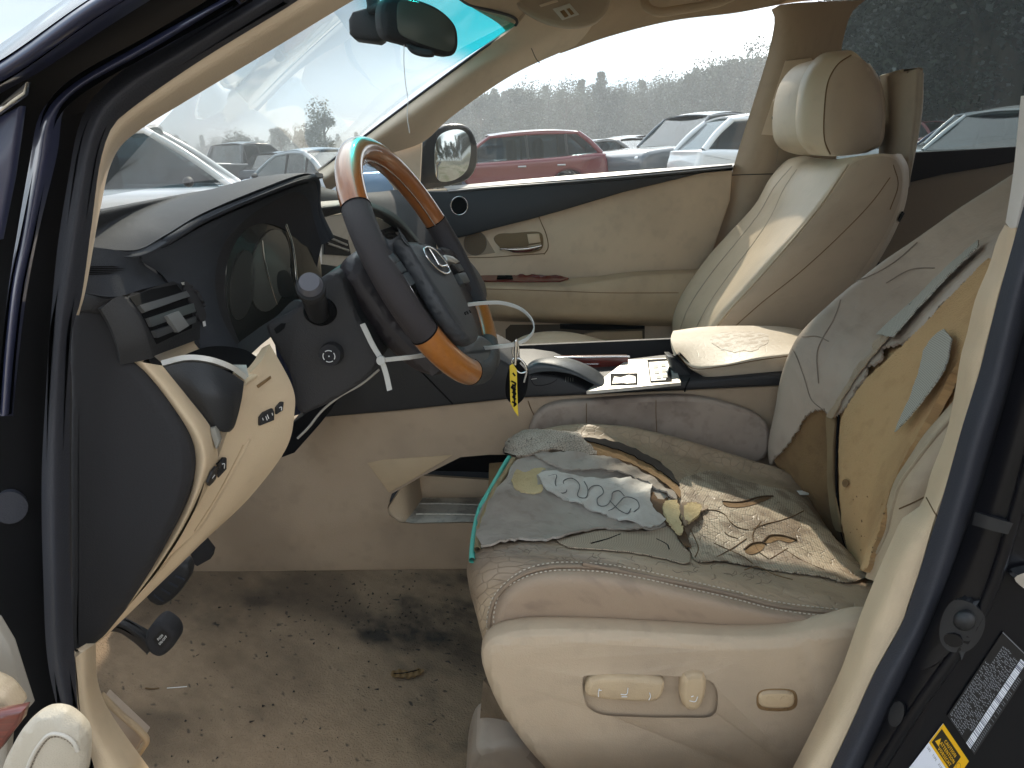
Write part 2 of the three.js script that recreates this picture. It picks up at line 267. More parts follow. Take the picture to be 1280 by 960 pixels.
{ // perforated and cracked leather; mesh backing; floor carpet
  const holes = (u, v, n) => { const row = Math.floor(v * n), x = (u * n + (row % 2) * 0.5) % 1 - 0.5, y = (v * n) % 1 - 0.5; return smooth(0.34, 0.2, Math.hypot(x, y)); };
  M.perf = std(null, 0.45, { map: tex(1024, 0.16, (u, v) => { const w = fbm(u, v, 6, 91, 4), [a, b] = worley((u + 0.06 * w) % 1, (v + 0.06 * w) % 1, 9, 92), cr2 = smooth(0.05, 0.0, b - a) * smooth(0.4, 0.6, fbm(u, v, 5, 95, 3)); return mixc(mixc(mixc([0.52, 0.43, 0.32], [0.30, 0.23, 0.165], smooth(0.4, 0.7, w)), [0.05, 0.035, 0.025], 0.6 * holes(u, v, 40)), [0.05, 0.03, 0.02], cr2); }),
    bumpMap: T.crease, bumpScale: 0.0016 });
  M.cracked = std(null, 0.62, { map: tex(512, 0.07, (u, v) => { const w = fbm(u, v, 6, 97, 4), [a, b] = worley((u + 0.05 * w) % 1, (v + 0.05 * w) % 1, 16, 98); return mixc([0.08, 0.06, 0.045], mixc([0.46, 0.385, 0.31], [0.32, 0.26, 0.205], w), smooth(0.03, 0.14, b - a)); }), bumpMap: T.crease, bumpScale: 0.001 });
  M.mesh = std(null, 0.8, { map: tex(256, 0.05, (u, v) => mixc([0.46, 0.435, 0.375], [0.17, 0.155, 0.13], holes(u, v, 20))) });
  M.perfFine = std(null, 0.8, { map: tex(256, 0.04, (u, v) => mixc([0.44, 0.345, 0.25], [0.11, 0.085, 0.06], holes(u, v, 16))) });
  M.carpetColor = (u, v, extra) => { const a = fbm(u, v, 5, 101, 6), s = fbm(u, v, 60, 103, 3), k = fbm(u, v, 9, 107, 5), sp = fbm(u, v, 90, 109, 2); return mixc(mixc(mixc([0.36, 0.258, 0.165], [0.275, 0.197, 0.125], s), [0.18, 0.128, 0.082], smooth(0.45, 0.7, a)), [0.035, 0.03, 0.024], clamp(0.5 * smooth(0.62, 0.82, k) + 0.7 * smooth(0.80, 0.90, sp) + Math.min(0.62, extra) * (0.3 + 0.9 * smooth(0.35, 0.65, k)) * (0.5 + 0.7 * s))); };
  M.carpet = std(null, 1, { bumpMap: T.carpet, bumpScale: 0.002 });
  M.tray = std(null, 0.6, { map: dirty([0.72, 0.68, 0.58], [0.05, 0.04, 0.03], 0.5, 111, 10, 512, 0.4) });  // pale tone stands in for the sun falling on the console tray
}
const glass = (c, roughness, o = {}) => std(c, roughness, { transmission: 1, thickness: 0, ior: 1.5, ...o });
// ------------------------------------------------------------------ the body of the car one looks into
const body = thing('body_shell', 'black car body around the open driver door, with beige pillar and roof trim', 'car');
const WS = { // windscreen corners: near base, far base, far top, near top
  nb: P(118, 247, -0.80), fb: P(400, 214, -2.22), ft: P(646, 31, -2.08), nt: V(0.02, 1.555, -0.84) };
{
  // carpet
  const floorGeo = loft([R(-1.47, [[60, 668], [300, 668], [600, 668], [800, 668]]), R(-1.40, [[60, 705], [300, 705], [600, 703], [800, 703]]), R(-1.325, [[60, 738], [300, 738], [600, 736], [800, 736]]), R(-1.16, [[40, 810], [300, 810], [600, 810], [860, 810]]), R(-0.98, [[40, 915], [300, 915], [620, 915], [900, 915]]), R(-0.86, [[20, 1010], [300, 1010], [640, 1010], [1000, 1010]]), R(-0.74, [[0, 1130], [300, 1130], [640, 1130], [1100, 1130]])],
    { nu: 90, nv: 14, t: 0.01, wob: (u, v) => 0.006 * (fbm(u * 1.3 % 1, v * 1.3 % 1, 6, 120, 4) - 0.5) });
  { // mould and grime, strongest along the fold below the console and beside the seat
    const on = surf(floorGeo), spots = [[500, 758, 0.10, 0.030, 1], [560, 762, 0.09, 0.03, 1], [430, 752, 0.09, 0.03, 0.7], [540, 800, 0.10, 0.07, 0.8], [480, 775, 0.12, 0.05, 0.5], [350, 745, 0.10, 0.03, 0.4], [345, 800, 0.05, 0.04, 0.5], [260, 770, 0.06, 0.05, 0.35], [560, 880, 0.08, 0.10, 0.6], [570, 940, 0.05, 0.04, 0.9], [400, 720, 0.12, 0.03, 0.4], [540, 725, 0.10, 0.03, 0.5], [250, 895, 0.10, 0.05, 0.3]].map(([u, v, a, b, k]) => [hit(u, v, on)?.uv, a, b, k]).filter((q) => q[0]);
    const S = 1.5; M.carpet.map = tex(1024, S, (u, v) => { let e = 0; const x = u * S, y = v * S; for (const [c, a, b, k] of spots) { const d = ((x - c.x) / a) ** 2 + ((y - c.y) / b) ** 2; if (d < 6) e += k * Math.exp(-d); } return M.carpetColor((u * S / 0.9) % 1, (v * S / 0.9) % 1, e); });
  }
  const carpet = part(body, 'carpet', floorGeo, M.carpet, 'stained beige carpet in the driver footwell');
  body.userData.floorGeo = null; T.floorGeo = floorGeo;
  // floor pan, bulkhead and the parts of the shell that close the cabin
  const bx = (x0, x1, y0, y1, z0, z1) => new THREE.BoxGeometry(x1 - x0, y1 - y0, z1 - z0).translate((x0 + x1) / 2, (y0 + y1) / 2, (z0 + z1) / 2);
  part(body, 'floor_pan', bx(-0.85, 2.6, 0.27, 0.33, -2.40, -0.66), M.black);
  part(body, 'bulkhead', bx(-0.88, -0.84, 0.3, 1.10, -2.40, -0.70), M.black);
  part(body, 'tailgate', bx(2.6, 2.66, 0.3, 1.15, -2.40, -0.66), M.paint);
  // far side outer skin below the windows
  part(body, 'rocker_panel', bx(-0.85, 2.6, 0.27, 0.5, -2.44, -2.38), M.paint);
  // roof: lining below, painted skin above
  const roofRow = (x, y, k = 1, f = 0) => [V(x + 0.03 * f, y - 0.05, -0.72), V(x, y - 0.01, -0.85), V(x - 0.09 * f, y + 0.02 * k, -1.2), V(x - 0.125 * f, y + 0.025 * k, -1.46), V(x - 0.075 * f, y + 0.02 * k, -1.85), V(x, y, -2.08), V(x + 0.04 * f, y - 0.03, -2.2)];
  part(body, 'roof_lining', loft([roofRow(0.012, 1.553, 0.7, 1), roofRow(0.15, 1.60, 1, 0.5), roofRow(0.5, 1.65), roofRow(1.2, 1.67), roofRow(2.0, 1.64), roofRow(2.5, 1.58)], { t: 0.012 }), M.headliner);
  part(body, 'roof_panel', loft([roofRow(0.0, 1.59, 0.7, 1), roofRow(0.15, 1.65, 1, 0.5), roofRow(0.5, 1.70), roofRow(1.2, 1.72), roofRow(2.0, 1.69), roofRow(2.55, 1.62)].map((r) => r.map((p, i) => V(p.x, p.y, i === 0 ? -0.66 : i === 6 ? -2.28 : p.z))), { t: 0.004 }), M.paint);
  // far A-pillar trim, down to the dashboard
  const farPillar = loft([
    R(0, [[398, 214, -2.22], [440, 183, -2.2], [520, 123, -2.16], [600, 64, -2.11], [646, 31, -2.08], [672, -6, -2.05]]),
    R(0, [[404, 226, -2.19], [455, 186, -2.18], [530, 137, -2.15], [606, 86, -2.13], [680, 50, -2.13], [740, 22, -2.14]]),
    R(0, [[410, 240, -2.24], [466, 200, -2.24], [528, 178, -2.25], [562, 148, -2.25], [640, 94, -2.23], [720, 57, -2.21]])], { nu: 60, nv: 6, t: 0.012 });
  const fp = part(body, 'pillar_trim', farPillar, M.pillar, 'beige far windscreen pillar trim');
  part(fp, 'seam_line', seam([[664, 60], [672, 76], [684, 84]], farPillar, 0.0012, -0.0004), M.blackSoft);
  part(body, 'sail_trim', plate([[480, 186], [527, 176], [524, 242], [496, 242], [490, 232], [482, 222]], -2.262, 0.03, { round: false, bevel: 0.003 }), M.pillar);
  part(body, 'quarter_window', plate([[440, 214], [460, 205], [480, 216], [492, 234], [486, 242], [440, 246]], -2.29, 0.006, { bevel: 0.001 }), glass([0.55, 0.65, 0.75], 0.12));
  // roof rail trim above the far windows, back to the rear of the cabin
  part(body, 'roof_rail_trim', loft([
    R(0, [[672, -6, -2.05], [800, -60, -2.08], [1000, -90, -2.1], [1400, -110, -2.1]]),
    R(0, [[742, 20, -2.14], [840, -6, -2.15], [1000, -30, -2.16], [1400, -45, -2.16]]),
    R(0, [[700, 67, -2.22], [760, 46, -2.21], [840, 26, -2.2], [920, 16, -2.19], [1000, 2, -2.19], [1100, -3, -2.19], [1400, -8, -2.19]])], { nu: 60, nv: 6, t: 0.012 }), M.headliner);
  // far B-pillar trim
  const bp = loft([
    R(0, [[964, 12, -2.20], [968, 22, -2.2], [962, 60, -2.22], [948, 108, -2.24], [930, 165, -2.26], [916, 212, -2.27], [908, 250, -2.28], [880, 345, -2.29], [850, 430, -2.29]]),
    R(0, [[990, 4, -2.17], [996, 22, -2.17], [992, 60, -2.18], [980, 108, -2.2], [966, 165, -2.22], [955, 212, -2.23], [948, 250, -2.24], [925, 345, -2.25], [900, 430, -2.25]]),
    R(0, [[1082, 0, -2.19], [1066, 14, -2.19], [1055, 45, -2.2], [1049, 90, -2.22], [1046, 150, -2.24], [1046, 212, -2.26], [1050, 260, -2.28], [1060, 345, -2.29], [1080, 430, -2.29]])], { nu: 50, nv: 8, t: 0.012 });
  part(body, 'pillar_trim', bp, std(null, 0.7, { map: dirty([0.46, 0.36, 0.26], GRIME, 0.2, 130), bumpMap: T.grain, bumpScale: 0.0003 }), 'beige middle pillar trim between the far windows');
  part(body, 'pillar_seam', seam([[914, 219], [940, 218], [985, 217]], bp, 0.0012), M.blackSoft);
  const cover = drape([[982, 76], [1012, 72], [1016, 80], [1012, 168], [985, 170], [952, 168]], bp, { off: 0.001, t: 0.008, soft: false });
  part(body, 'belt_cover', cover, M.pillar);
  const ring = part(body, 'belt_guide', drape(softOutline([[972, 118], [985, 110], [1010, 122], [1012, 150], [992, 154], [974, 146], [966, 130]]), bp, { off: 0.012, t: 0.018, soft: false }), M.pillar);
  part(ring, 'belt_slot', drape([[974, 126], [985, 122], [1008, 134], [1008, 140], [984, 136]], bp, { off: 0.026, t: 0.006 }), M.foamBrown);
  part(ring, 'belt_bolt', drape(circle(969, 147, 5), bp, { off: 0.026, t: 0.006, soft: false }), M.blackSoft);
  part(body, 'seat_belt', drape([[974, 150], [996, 152], [990, 205], [968, 205]], bp, { off: 0.012, t: 0.002, soft: false }), std([0.36, 0.29, 0.21], 0.9, { bumpMap: T.weave, bumpScale: 0.0005 }));
  // windscreen: clear, with a cyan band at the top
  const topRow = [WS.nt, V(-0.078, 1.567, -1.2), V(-0.113, 1.572, -1.46), V(-0.063, 1.568, -1.85), WS.ft], base = WS.nb.clone().lerp(WS.fb, 0.5).add(V(-0.10, 0, 0));
  const baseRow = curve([WS.nb, base, WS.fb]).getSpacedPoints(4), midRow = topRow.map((p, i) => p.clone().lerp(baseRow[i], 0.5).add(V(-0.008, 0.016, 0)));
  const grid = loft([topRow, midRow, baseRow], { nu: 30, nv: 12, t: 0 });
  const len = grid.attributes.uv.array.at(-1);
  const tint = tex(512, 1, (u, v) => { const h = v * len, band = smooth(0.185, 0.10, h + 0.03 * (1 - u)); return mixc([0.90, 0.95, 0.94], [0.02, 0.62, 0.66], band); });
  tint.wrapS = tint.wrapT = THREE.ClampToEdgeWrapping; tint.repeat.set(1 / 1.5, 1 / len);
  const smear = tex(512, 1, (u, v) => { const k = fbm((u + 0.4 * v) % 1, v, 6, 141, 5), s = vnoise((u + v) * 60, v * 5, 60, 5, 142); const q = 0.07 + 0.10 * smooth(0.4, 0.8, k) + 0.07 * s * smooth(0.35, 0.6, fbm(u, v, 3, 144, 3)); return [q, q, q]; }, false);
  smear.repeat.set(1 / 1.5, 1 / len);
  part(body, 'windscreen', grid, glass([1, 1, 1], 1, { map: tint, roughnessMap: smear }), 'windscreen with a cyan sun band along its top');
  part(body, 'screen_seal', tube([...topRow.slice(2, 4), ...R(0, [[646, 30, -2.08], [600, 63, -2.11], [520, 122, -2.16], [440, 182, -2.2], [398, 213, -2.22]])], 0.0036, 80), M.rubber);

  // near side: painted A-pillar and its flanges
  const outer = loft([R(-0.70, [[-60, 92], [0, 55], [79, 0], [150, -46]]), R(-0.615, [[-60, 108], [4, 64], [86, 6], [160, -42]]), R(-0.575, [[-60, 118], [14, 74], [98, 14], [172, -34]]), R(-0.585, [[-60, 138], [26, 90], [116, 28], [196, -22]]), R(-0.61, [[-60, 156], [0, 117], [46, 92], [134, 34], [236, -30]])], { nv: 6, t: 0.01 });
  part(body, 'pillar_panel', outer, M.paint, 'glossy black outer windscreen pillar');
  part(body, 'pillar_recess', loft([R(-0.64, [[-60, 145], [20, 105], [120, 40], [240, -40]]), R(-0.685, [[0, 200], [60, 128], [180, 44], [330, -40]]), R(-0.715, [[60, 230], [110, 150], [220, 60], [360, -30]])], { nv: 4, t: 0.01 }), M.dark);
  part(body, 'door_jamb', loft([R(-0.67, [[-80, 100], [-80, 300], [-80, 600], [-80, 1000]]), R(-0.685, [[20, 100], [10, 300], [20, 600], [40, 1000]]), R(-0.71, [[110, 130], [80, 300], [70, 600], [110, 1000]])], { nv: 5, t: 0.01 }), M.dark);
  const flange = loft([R(-0.645, [[286, -8], [180, 50], [78, 111], [50, 143], [37, 203], [20, 300], [12, 350], [2, 440], [-4, 520]]), R(-0.636, [[296, -6], [192, 54], [88, 116], [62, 150], [52, 205], [34, 302], [22, 356], [12, 440], [6, 520]]), R(-0.655, [[310, -6], [204, 60], [96, 118], [80, 136], [72, 190], [50, 282], [34, 363], [24, 440], [16, 520]])], { nu: 60, nv: 6, t: 0.008 });
  part(body, 'door_flange', flange, M.paint);
  part(body, 'window_channel', plate([[-60, 178], [-10, 150], [24, 132], [12, 220], [-4, 300], [-60, 320]], -0.615, 0.01, { round: false, bevel: 0.002 }), M.paint);
  part(body, 'bright_strip', plate([[-40, 156], [0, 130], [33, 102], [30, 118], [0, 140], [-40, 168]], -0.605, 0.006, { round: false, bevel: 0.001 }), M.chrome);
  part(body, 'rubber_plug', drape(circle(14, 630, 20, 20), [loft([R(-0.67, [[-80, 100], [-80, 300], [-80, 600], [-80, 1000]]), R(-0.685, [[20, 100], [10, 300], [20, 600], [40, 1000]]), R(-0.71, [[110, 130], [80, 300], [70, 600], [110, 1000]])], { nv: 5, t: 0 })], { off: 0.002, t: 0.006, soft: false }), M.rubber);
  // rubber door seal around the opening
  part(body, 'door_seal', loft([
    R(-0.685, [[334, -14], [302, 4], [220, 49], [148, 92], [112, 128], [97, 162], [86, 220], [73, 300], [65, 380], [58, 480], [52, 600], [54, 720], [60, 830], [76, 900], [100, 975]]),
    R(-0.668, [[356, -12], [330, 3], [238, 60], [158, 110], [128, 140], [112, 178], [100, 240], [88, 320], [76, 400], [70, 480], [66, 600], [68, 720], [74, 830], [88, 905], [108, 975]]),
    R(-0.69, [[386, -10], [370, 2], [250, 76], [168, 133], [142, 156], [127, 195], [114, 285], [101, 375], [91, 410], [88, 480], [87, 600], [88, 720], [94, 830], [100, 905], [120, 975]])], { nu: 80, nv: 8, t: 0.012 }), M.rubber);
  const apillar = loft([
    R(-0.692, [[402, -24], [364, 2], [248, 75], [166, 132], [140, 156], [126, 195], [112, 285], [99, 375], [94, 394]]),
    R(-0.705, [[436, -22], [398, 3], [290, 70], [198, 129], [156, 160], [134, 196], [120, 285], [104, 375], [97, 394]]),
    R(-0.755, [[478, -20], [434, 5], [330, 68], [230, 128], [174, 163], [150, 184], [137, 210], [126, 258], [113, 325], [104, 372], [99, 394]])], { nu: 70, nv: 7, t: 0.01 });
  const ap = part(body, 'pillar_trim', apillar, M.pillar, 'beige near windscreen pillar trim');
  part(ap, 'seam_line', seam([[138, 157], [150, 159], [160, 168]], apillar, 0.0009, -0.0002), M.foamBrown);
  // roof side above the opening, closed rear door and quarter of the near side
  part(body, 'roof_side', loft([R(-0.60, [[150, -46], [260, -120]]).concat([V(0.1, 1.5, -0.6), V(0.5, 1.6, -0.62), V(1.4, 1.62, -0.62), V(2.6, 1.55, -0.62)]), R(-0.69, [[334, -14], [400, -60]]).concat([V(0.1, 1.44, -0.69), V(0.5, 1.52, -0.69), V(1.4, 1.55, -0.69), V(2.6, 1.48, -0.69)])], { t: 0.02, nu: 60 }), M.paint);
  part(body, 'rear_door_skin', bx(0.62, 2.6, 0.3, 1.12, -0.70, -0.64), M.paint);
  part(body, 'rear_side_window', bx(0.62, 2.5, 1.12, 1.55, -0.69, -0.685), glass([0.12, 0.13, 0.13], 0.02));
  // sill trim at the foot of the opening and its pulled out edge
  part(body, 'sill_trim', loft([R(-0.695, [[94, 822], [97, 850], [102, 900], [122, 975], [150, 1040]]), R(-0.705, [[108, 812], [109, 850], [116, 895], [150, 965], [200, 1040]]), R(-0.75, [[120, 804], [120, 815], [122, 850], [132, 880], [152, 912], [190, 965], [240, 1040]])], { nv: 6, t: 0.01 }), M.beigeCleanLit);
  part(body, 'sill_step', plate([[128, 874], [180, 922], [168, 944], [136, 910]], -0.80, 0.02, { round: false, bevel: 0.003 }), M.leatherGrey);
  part(body, 'sill_edge', tube([...R(-0.785, [[126, 868], [150, 892], [176, 915], [183, 925], [178, 935], [169, 948]])], 0.0042, 40), M.beige);
  part(body, 'sill_panel', loft([[P(100, 980, -0.70), P(640, 1010, -0.70), P(1080, 990, -0.70)], [P(100, 1020, -0.76), P(640, 1060, -0.76), P(1080, 1020, -0.78)]], { t: 0.02 }), M.beige);

  // near B-pillar
  const upper = loft([R(-0.75, [[1276, 120], [1266, 220], [1257, 278]]), R(-0.725, [[1286, 120], [1276, 220], [1263, 285]]), R(-0.71, [[1300, 120], [1284, 220], [1270, 284]])], { nv: 6, t: 0.012 });
  part(body, 'pillar_trim', upper, std([0.62, 0.57, 0.52], 0.55), 'pale upper trim of the near middle pillar');
  const trim = loft([
    R(-0.775, [[1256, 281], [1247, 298], [1237, 330], [1219, 374], [1208, 420], [1202, 440], [1191, 505], [1183, 540], [1164, 590], [1150, 632], [1128, 648], [1116, 672], [1090, 732], [1075, 770], [1052, 835], [1024, 895], [990, 962], [960, 1020]]),
    R(-0.73, [[1262, 284], [1258, 306], [1250, 336], [1232, 380], [1222, 424], [1214, 446], [1204, 508], [1194, 545], [1178, 594], [1163, 634], [1146, 660], [1130, 688], [1108, 742], [1090, 785], [1068, 845], [1042, 900], [1008, 962], [980, 1020]]),
    R(-0.712, [[1270, 285], [1264, 315], [1251, 356], [1240, 400], [1232, 430], [1225, 460], [1203, 531], [1192, 570], [1180, 614], [1169, 645], [1150, 711], [1134, 758], [1129, 774], [1092, 842], [1066, 900], [1038, 960], [1010, 1020]])], { nu: 70, nv: 7, t: 0.012 });
  const bt = part(body, 'pillar_trim', trim, M.beigeCleanLit, 'beige lower trim of the near middle pillar');
  part(bt, 'seam_line', seam([[1158, 622], [1168, 640], [1172, 646]], trim, 0.0008, 0), M.foamBrown);
  part(body, 'door_seal', loft([
    R(-0.705, [[1292, 200], [1284, 240], [1272, 284], [1252, 356], [1240, 402], [1225, 462], [1203, 533], [1180, 616], [1150, 713], [1129, 776], [1092, 844], [1066, 902], [1036, 966], [1010, 1020]]),
    R(-0.684, [[1310, 200], [1300, 244], [1290, 300], [1272, 364], [1258, 420], [1244, 480], [1222, 550], [1200, 630], [1172, 722], [1148, 784], [1112, 852], [1086, 908], [1058, 966], [1030, 1020]]),
    R(-0.70, [[1330, 200], [1318, 250], [1304, 320], [1290, 372], [1276, 430], [1262, 492], [1241, 560], [1220, 632], [1196, 712], [1166, 780], [1136, 850], [1110, 902], [1080, 966], [1054, 1020]])], { nu: 70, nv: 8, t: 0.012 }), M.rubber, 'black door seal beside the near middle pillar');
  const jambPts = [R(-0.69, [[1330, 180], [1290, 370], [1260, 490], [1218, 632], [1160, 785], [1106, 900], [1060, 1000]]), R(-0.665, [[1350, 180], [1312, 400], [1284, 520], [1244, 660], [1200, 790], [1150, 890], [1110, 1000]]), R(-0.66, [[1400, 180], [1364, 430], [1330, 560], [1282, 690], [1236, 800], [1186, 900], [1150, 1000]]), R(-0.655, [[1560, 180], [1530, 460], [1500, 600], [1450, 740], [1400, 840], [1360, 930], [1330, 1040]])];
  const jamb = loft(jambPts, { nu: 60, nv: 8, t: 0.012 });
  const jm = part(body, 'door_jamb', jamb, M.jamb, 'glossy black jamb of the near middle pillar');
  part(jm, 'jamb_ridge', tube(onto([[1300, 520], [1268, 640], [1240, 730], [1205, 800], [1150, 880], [1100, 960]], jamb, 0.002, 20), 0.006, 50), M.jamb);
  const boss = part(jm, 'bolt_cover', drape([[1188, 760], [1200, 748], [1218, 752], [1226, 768], [1222, 788], [1208, 806], [1192, 812], [1182, 804], [1180, 784]], jamb, { off: 0, t: 0.008 }), M.blackPlain);
  part(jm, 'bolt_head', new THREE.SphereGeometry(0.011, 20, 14).scale(1, 1, 0.7).translate(...onto([[1208, 770]], jamb, 0.012)[0].toArray()), M.blackPlain);
  part(jm, 'screw', drape(circle(1195, 796, 9, 8), jamb, { off: 0.008, t: 0.004, soft: false }), M.jamb);
  part(jm, 'catch', drape([[1160, 822], [1186, 800], [1192, 806], [1168, 832], [1154, 836]], jamb, { off: 0.001, t: 0.005 }), M.jamb);
  part(jm, 'grommet', drape(circle(1124, 892, 9, 16, 24, 0.3), jamb, { off: 0.001, t: 0.004, soft: false }), M.blackPlain);
  part(jm, 'hinge_plate', drape([[1226, 640], [1262, 650], [1256, 664], [1222, 656]], jamb, { off: 0.001, t: 0.006, soft: false }), M.blackPlain);
  part(jm, 'striker', drape([[1256, 712], [1284, 704], [1300, 716], [1290, 734], [1276, 730]], jamb, { off: 0.004, t: 0.012 }), M.chrome);
  // the two stickers on the jamb
  const quad = (c) => c.map((p) => onto([p], jamb, 0.0015)[0]);
  const label = (name, c, draw, w, h, lab) => {
    const cv = document.createElement('canvas'); cv.width = w; cv.height = h; const x = cv.getContext('2d'); draw(x, w, h);
    const t = new THREE.CanvasTexture(cv); t.colorSpace = THREE.SRGBColorSpace; t.magFilter = THREE.LinearFilter;
    const [a, b, d, e] = c, g = []; for (let j = 0; j <= 6; j++) { const row = []; for (let i = 0; i <= 8; i++) { const s = i / 8, q = j / 6; row.push([lerp(lerp(a[0], b[0], s), lerp(e[0], d[0], s), q), lerp(lerp(a[1], b[1], s), lerp(e[1], d[1], s), q)]); } g.push(row); }
    const geo = sheet(g.map((r) => onto(r, jamb, 0.0018)), 0.0004), uv = []; for (let j = 0; j <= 6; j++) for (let i = 0; i <= 8; i++) uv.push(i / 8, 1 - j / 6);
    const u = geo.attributes.uv; for (let k = 0; k < 63; k++) { u.setXY(k, uv[2 * k], uv[2 * k + 1]); }
    part(jm, name, geo, std(null, 0.45, { map: t }), lab);
  };
  label('certification_label', [[1183, 893], [1253, 788], [1292, 826], [1217, 942]], (x, w, h) => {
    x.fillStyle = '#0b0b0f'; x.fillRect(0, 0, w, h); x.fillStyle = '#9fa2aa'; x.font = 'bold 15px sans-serif'; let s = 5; const r = () => (s = (s * 16807) % 2147483647) / 2147483647;
    x.fillRect(w - 6, 0, 2, h);
    for (let j = 0; j < 9; j++) for (let q = 4 + (j > 6 ? 40 : 0); q < w * (j < 2 ? 0.66 : 0.9); q += 9 + r() * 3) if (r() > 0.12) { x.fillRect(q, 10 + j * 17, 6, 2); x.fillRect(q + (r() > 0.5 ? 4 : 0), 10 + j * 17, 2, 11); if (r() > 0.4) x.fillRect(q, 20 + j * 17, 6, 2); }
    x.fillStyle = '#dcdfe6'; x.fillRect(0, h * 0.69, w * 0.93, 38); x.fillStyle = '#4b4f63'; for (let q = 4; q < w * 0.92; q += 5 + r() * 5) x.fillRect(q, h * 0.69, 1 + r() * 3, 38);
    x.fillStyle = '#8a8d94'; for (let q = 4; q < w * 0.8; q += 9) if (r() > 0.2) { x.fillRect(q, h * 0.88, 5, 2); x.fillRect(q + 2, h * 0.88, 2, 18); x.fillRect(q, h * 0.95, 5, 2); }
  }, 420, 240, 'black data label with rows of white print and a barcode');
  label('caution_label', [[1118, 982], [1178, 903], [1210, 950], [1152, 1036]], (x, w, h) => {
    x.fillStyle = '#d9dbe6'; x.fillRect(0, 0, w, h); x.fillStyle = '#e0ab05'; x.fillRect(w * 0.70, 0, w * 0.3, h);
    x.save(); x.translate(w * 0.735, 10); x.fillStyle = '#1d1503'; x.fillRect(0, 0, w * 0.21, h * 0.74); x.fillStyle = '#e0ab05'; x.font = 'bold 21px sans-serif'; x.textAlign = 'center'; x.textBaseline = 'middle';
    x.rotate(Math.PI / 2); ['CAUTION', 'ATTENTION', 'VORSICHT'].forEach((s, k) => x.fillText(s, h * 0.43, -(w * 0.21) + 18 + k * 22)); x.beginPath(); x.moveTo(10, -16); x.lineTo(26, -48); x.lineTo(42, -16); x.closePath(); x.fill(); x.restore();
    x.strokeStyle = '#7b5b05'; x.lineWidth = 2; x.beginPath(); x.arc(w * 0.85, h * 0.86, 13, 0, 7); x.stroke(); x.strokeRect(w * 0.745, h * 0.9 - 10, 20, 18);
    x.fillStyle = '#3a3a44'; x.font = '14px monospace'; x.save(); x.translate(w * 0.64, 8); x.rotate(Math.PI / 2); x.fillText('SRS  TYPE  AIRBAG', 0, 0); x.restore();
    x.strokeStyle = '#c32031'; x.lineWidth = 12; x.beginPath(); x.arc(w * 0.36, h * 0.5, 56, 0, 7); x.stroke(); x.strokeStyle = '#222'; x.lineWidth = 4; x.beginPath(); x.arc(w * 0.36, h * 0.45, 15, 0, 7); x.stroke(); x.beginPath(); x.arc(w * 0.34, h * 0.58, 26, 3.2, 6.2); x.stroke(); x.beginPath(); x.moveTo(w * 0.27, h * 0.28); x.lineTo(w * 0.45, h * 0.72); x.strokeStyle = '#c32031'; x.lineWidth = 8; x.stroke();
  }, 360, 220, 'yellow and white caution label with a red ring');

  // things on the roof lining
  const lamp = part(body, 'overhead_panel', plate([[626, -20], [648, 6], [668, 20], [690, 29], [716, 33], [742, 29], [756, 18], [764, 0], [764, -20]], -1.99, 0.05, { bevel: 0.008 }), std(null, 0.7, { map: dirty([0.44, 0.35, 0.26], GRIME, 0.2, 150) }));
  const lens = part(lamp, 'lamp_lens', plate([[691, 11], [712, 4], [724, 18], [703, 25]], -1.986, 0.006, { round: false, bevel: 0.001 }), std([0.6, 0.58, 0.53], 0.3));
  part(lens, 'lens_slot', plate([[700, 14], [705, 12], [711, 20], [706, 22]], -1.984, 0.004, { round: false, bevel: 0.0005 }), M.foamBrown);
  part(lens, 'lens_slot', plate([[708, 11], [712, 10], [718, 17], [714, 19]], -1.984, 0.004, { round: false, bevel: 0.0005 }), M.foamBrown);
  part(lamp, 'button', plate([[674, 6], [696, -1], [698, 2], [676, 9]], -1.986, 0.005, { round: false, bevel: 0.001 }), M.pillar);
  part(body, 'grab_handle', tube(R(0, [[806, -6, -2.13], [808, 8, -2.11], [822, 15, -2.10], [850, 12, -2.10], [900, 2, -2.10], [930, -12, -2.12]]), 0.011, 40), M.headliner);
}
seat(body);

// ------------------------------------------------------------------ mirror under the roof and the thread that hangs from it
{
  const m = thing('rear_view_mirror', 'black rear-view mirror hanging at the top of the windscreen', 'mirror');
  const O = P(525, 30, -1.45), N = V(0.48, -0.06, 0.87);
  part(m, 'mirror_housing', tilted([[478, 24], [481, 2], [494, -6], [520, -2], [548, 9], [566, 24], [573, 36], [574, 60], [568, 69], [548, 67], [510, 55], [484, 45]], O, N, 0.045, { bevel: 0.012 }), M.blackSoft);
  part(m, 'mirror_glass', tilted([[498, 3], [504, 0], [524, 3], [548, 14], [564, 27], [568, 38], [568, 58], [563, 64], [546, 61], [514, 50], [500, 42], [497, 34]], O.clone().addScaledVector(N.clone().normalize(), 0.001), N, 0.003, { bevel: 0.0006 }), M.mirrorDark);
  part(m, 'button_pod', plate([[507, 54], [520, 58], [541, 64], [542, 69], [528, 70], [512, 64]], -1.44, 0.02, { bevel: 0.004 }), M.black);
  part(m, 'sensor_box', plate([[435, 24], [440, 14], [462, 8], [470, 12], [478, 14], [478, 48], [472, 52], [442, 48], [436, 42]], -1.50, 0.06, { round: false, bevel: 0.008 }), M.black);
  part(m, 'stalk', rod(P(468, 14, -1.49), P(462, -30, -1.50), 0.012), M.black);
  part(m, 'mount', rod(P(462, 12, -1.49), P(482, 8, -1.47), 0.008), M.black);
  seat(m);
  const s = thing('thread', 'thin white thread hanging below the rear-view mirror', 'thread');
  part(s, 'strand', tube(R(-1.44, [[505, 56], [505, 80], [507, 105], [510, 125], [509, 145], [512, 166]]), 0.0007, 40, false, 5), M.white);
  seat(s);
}
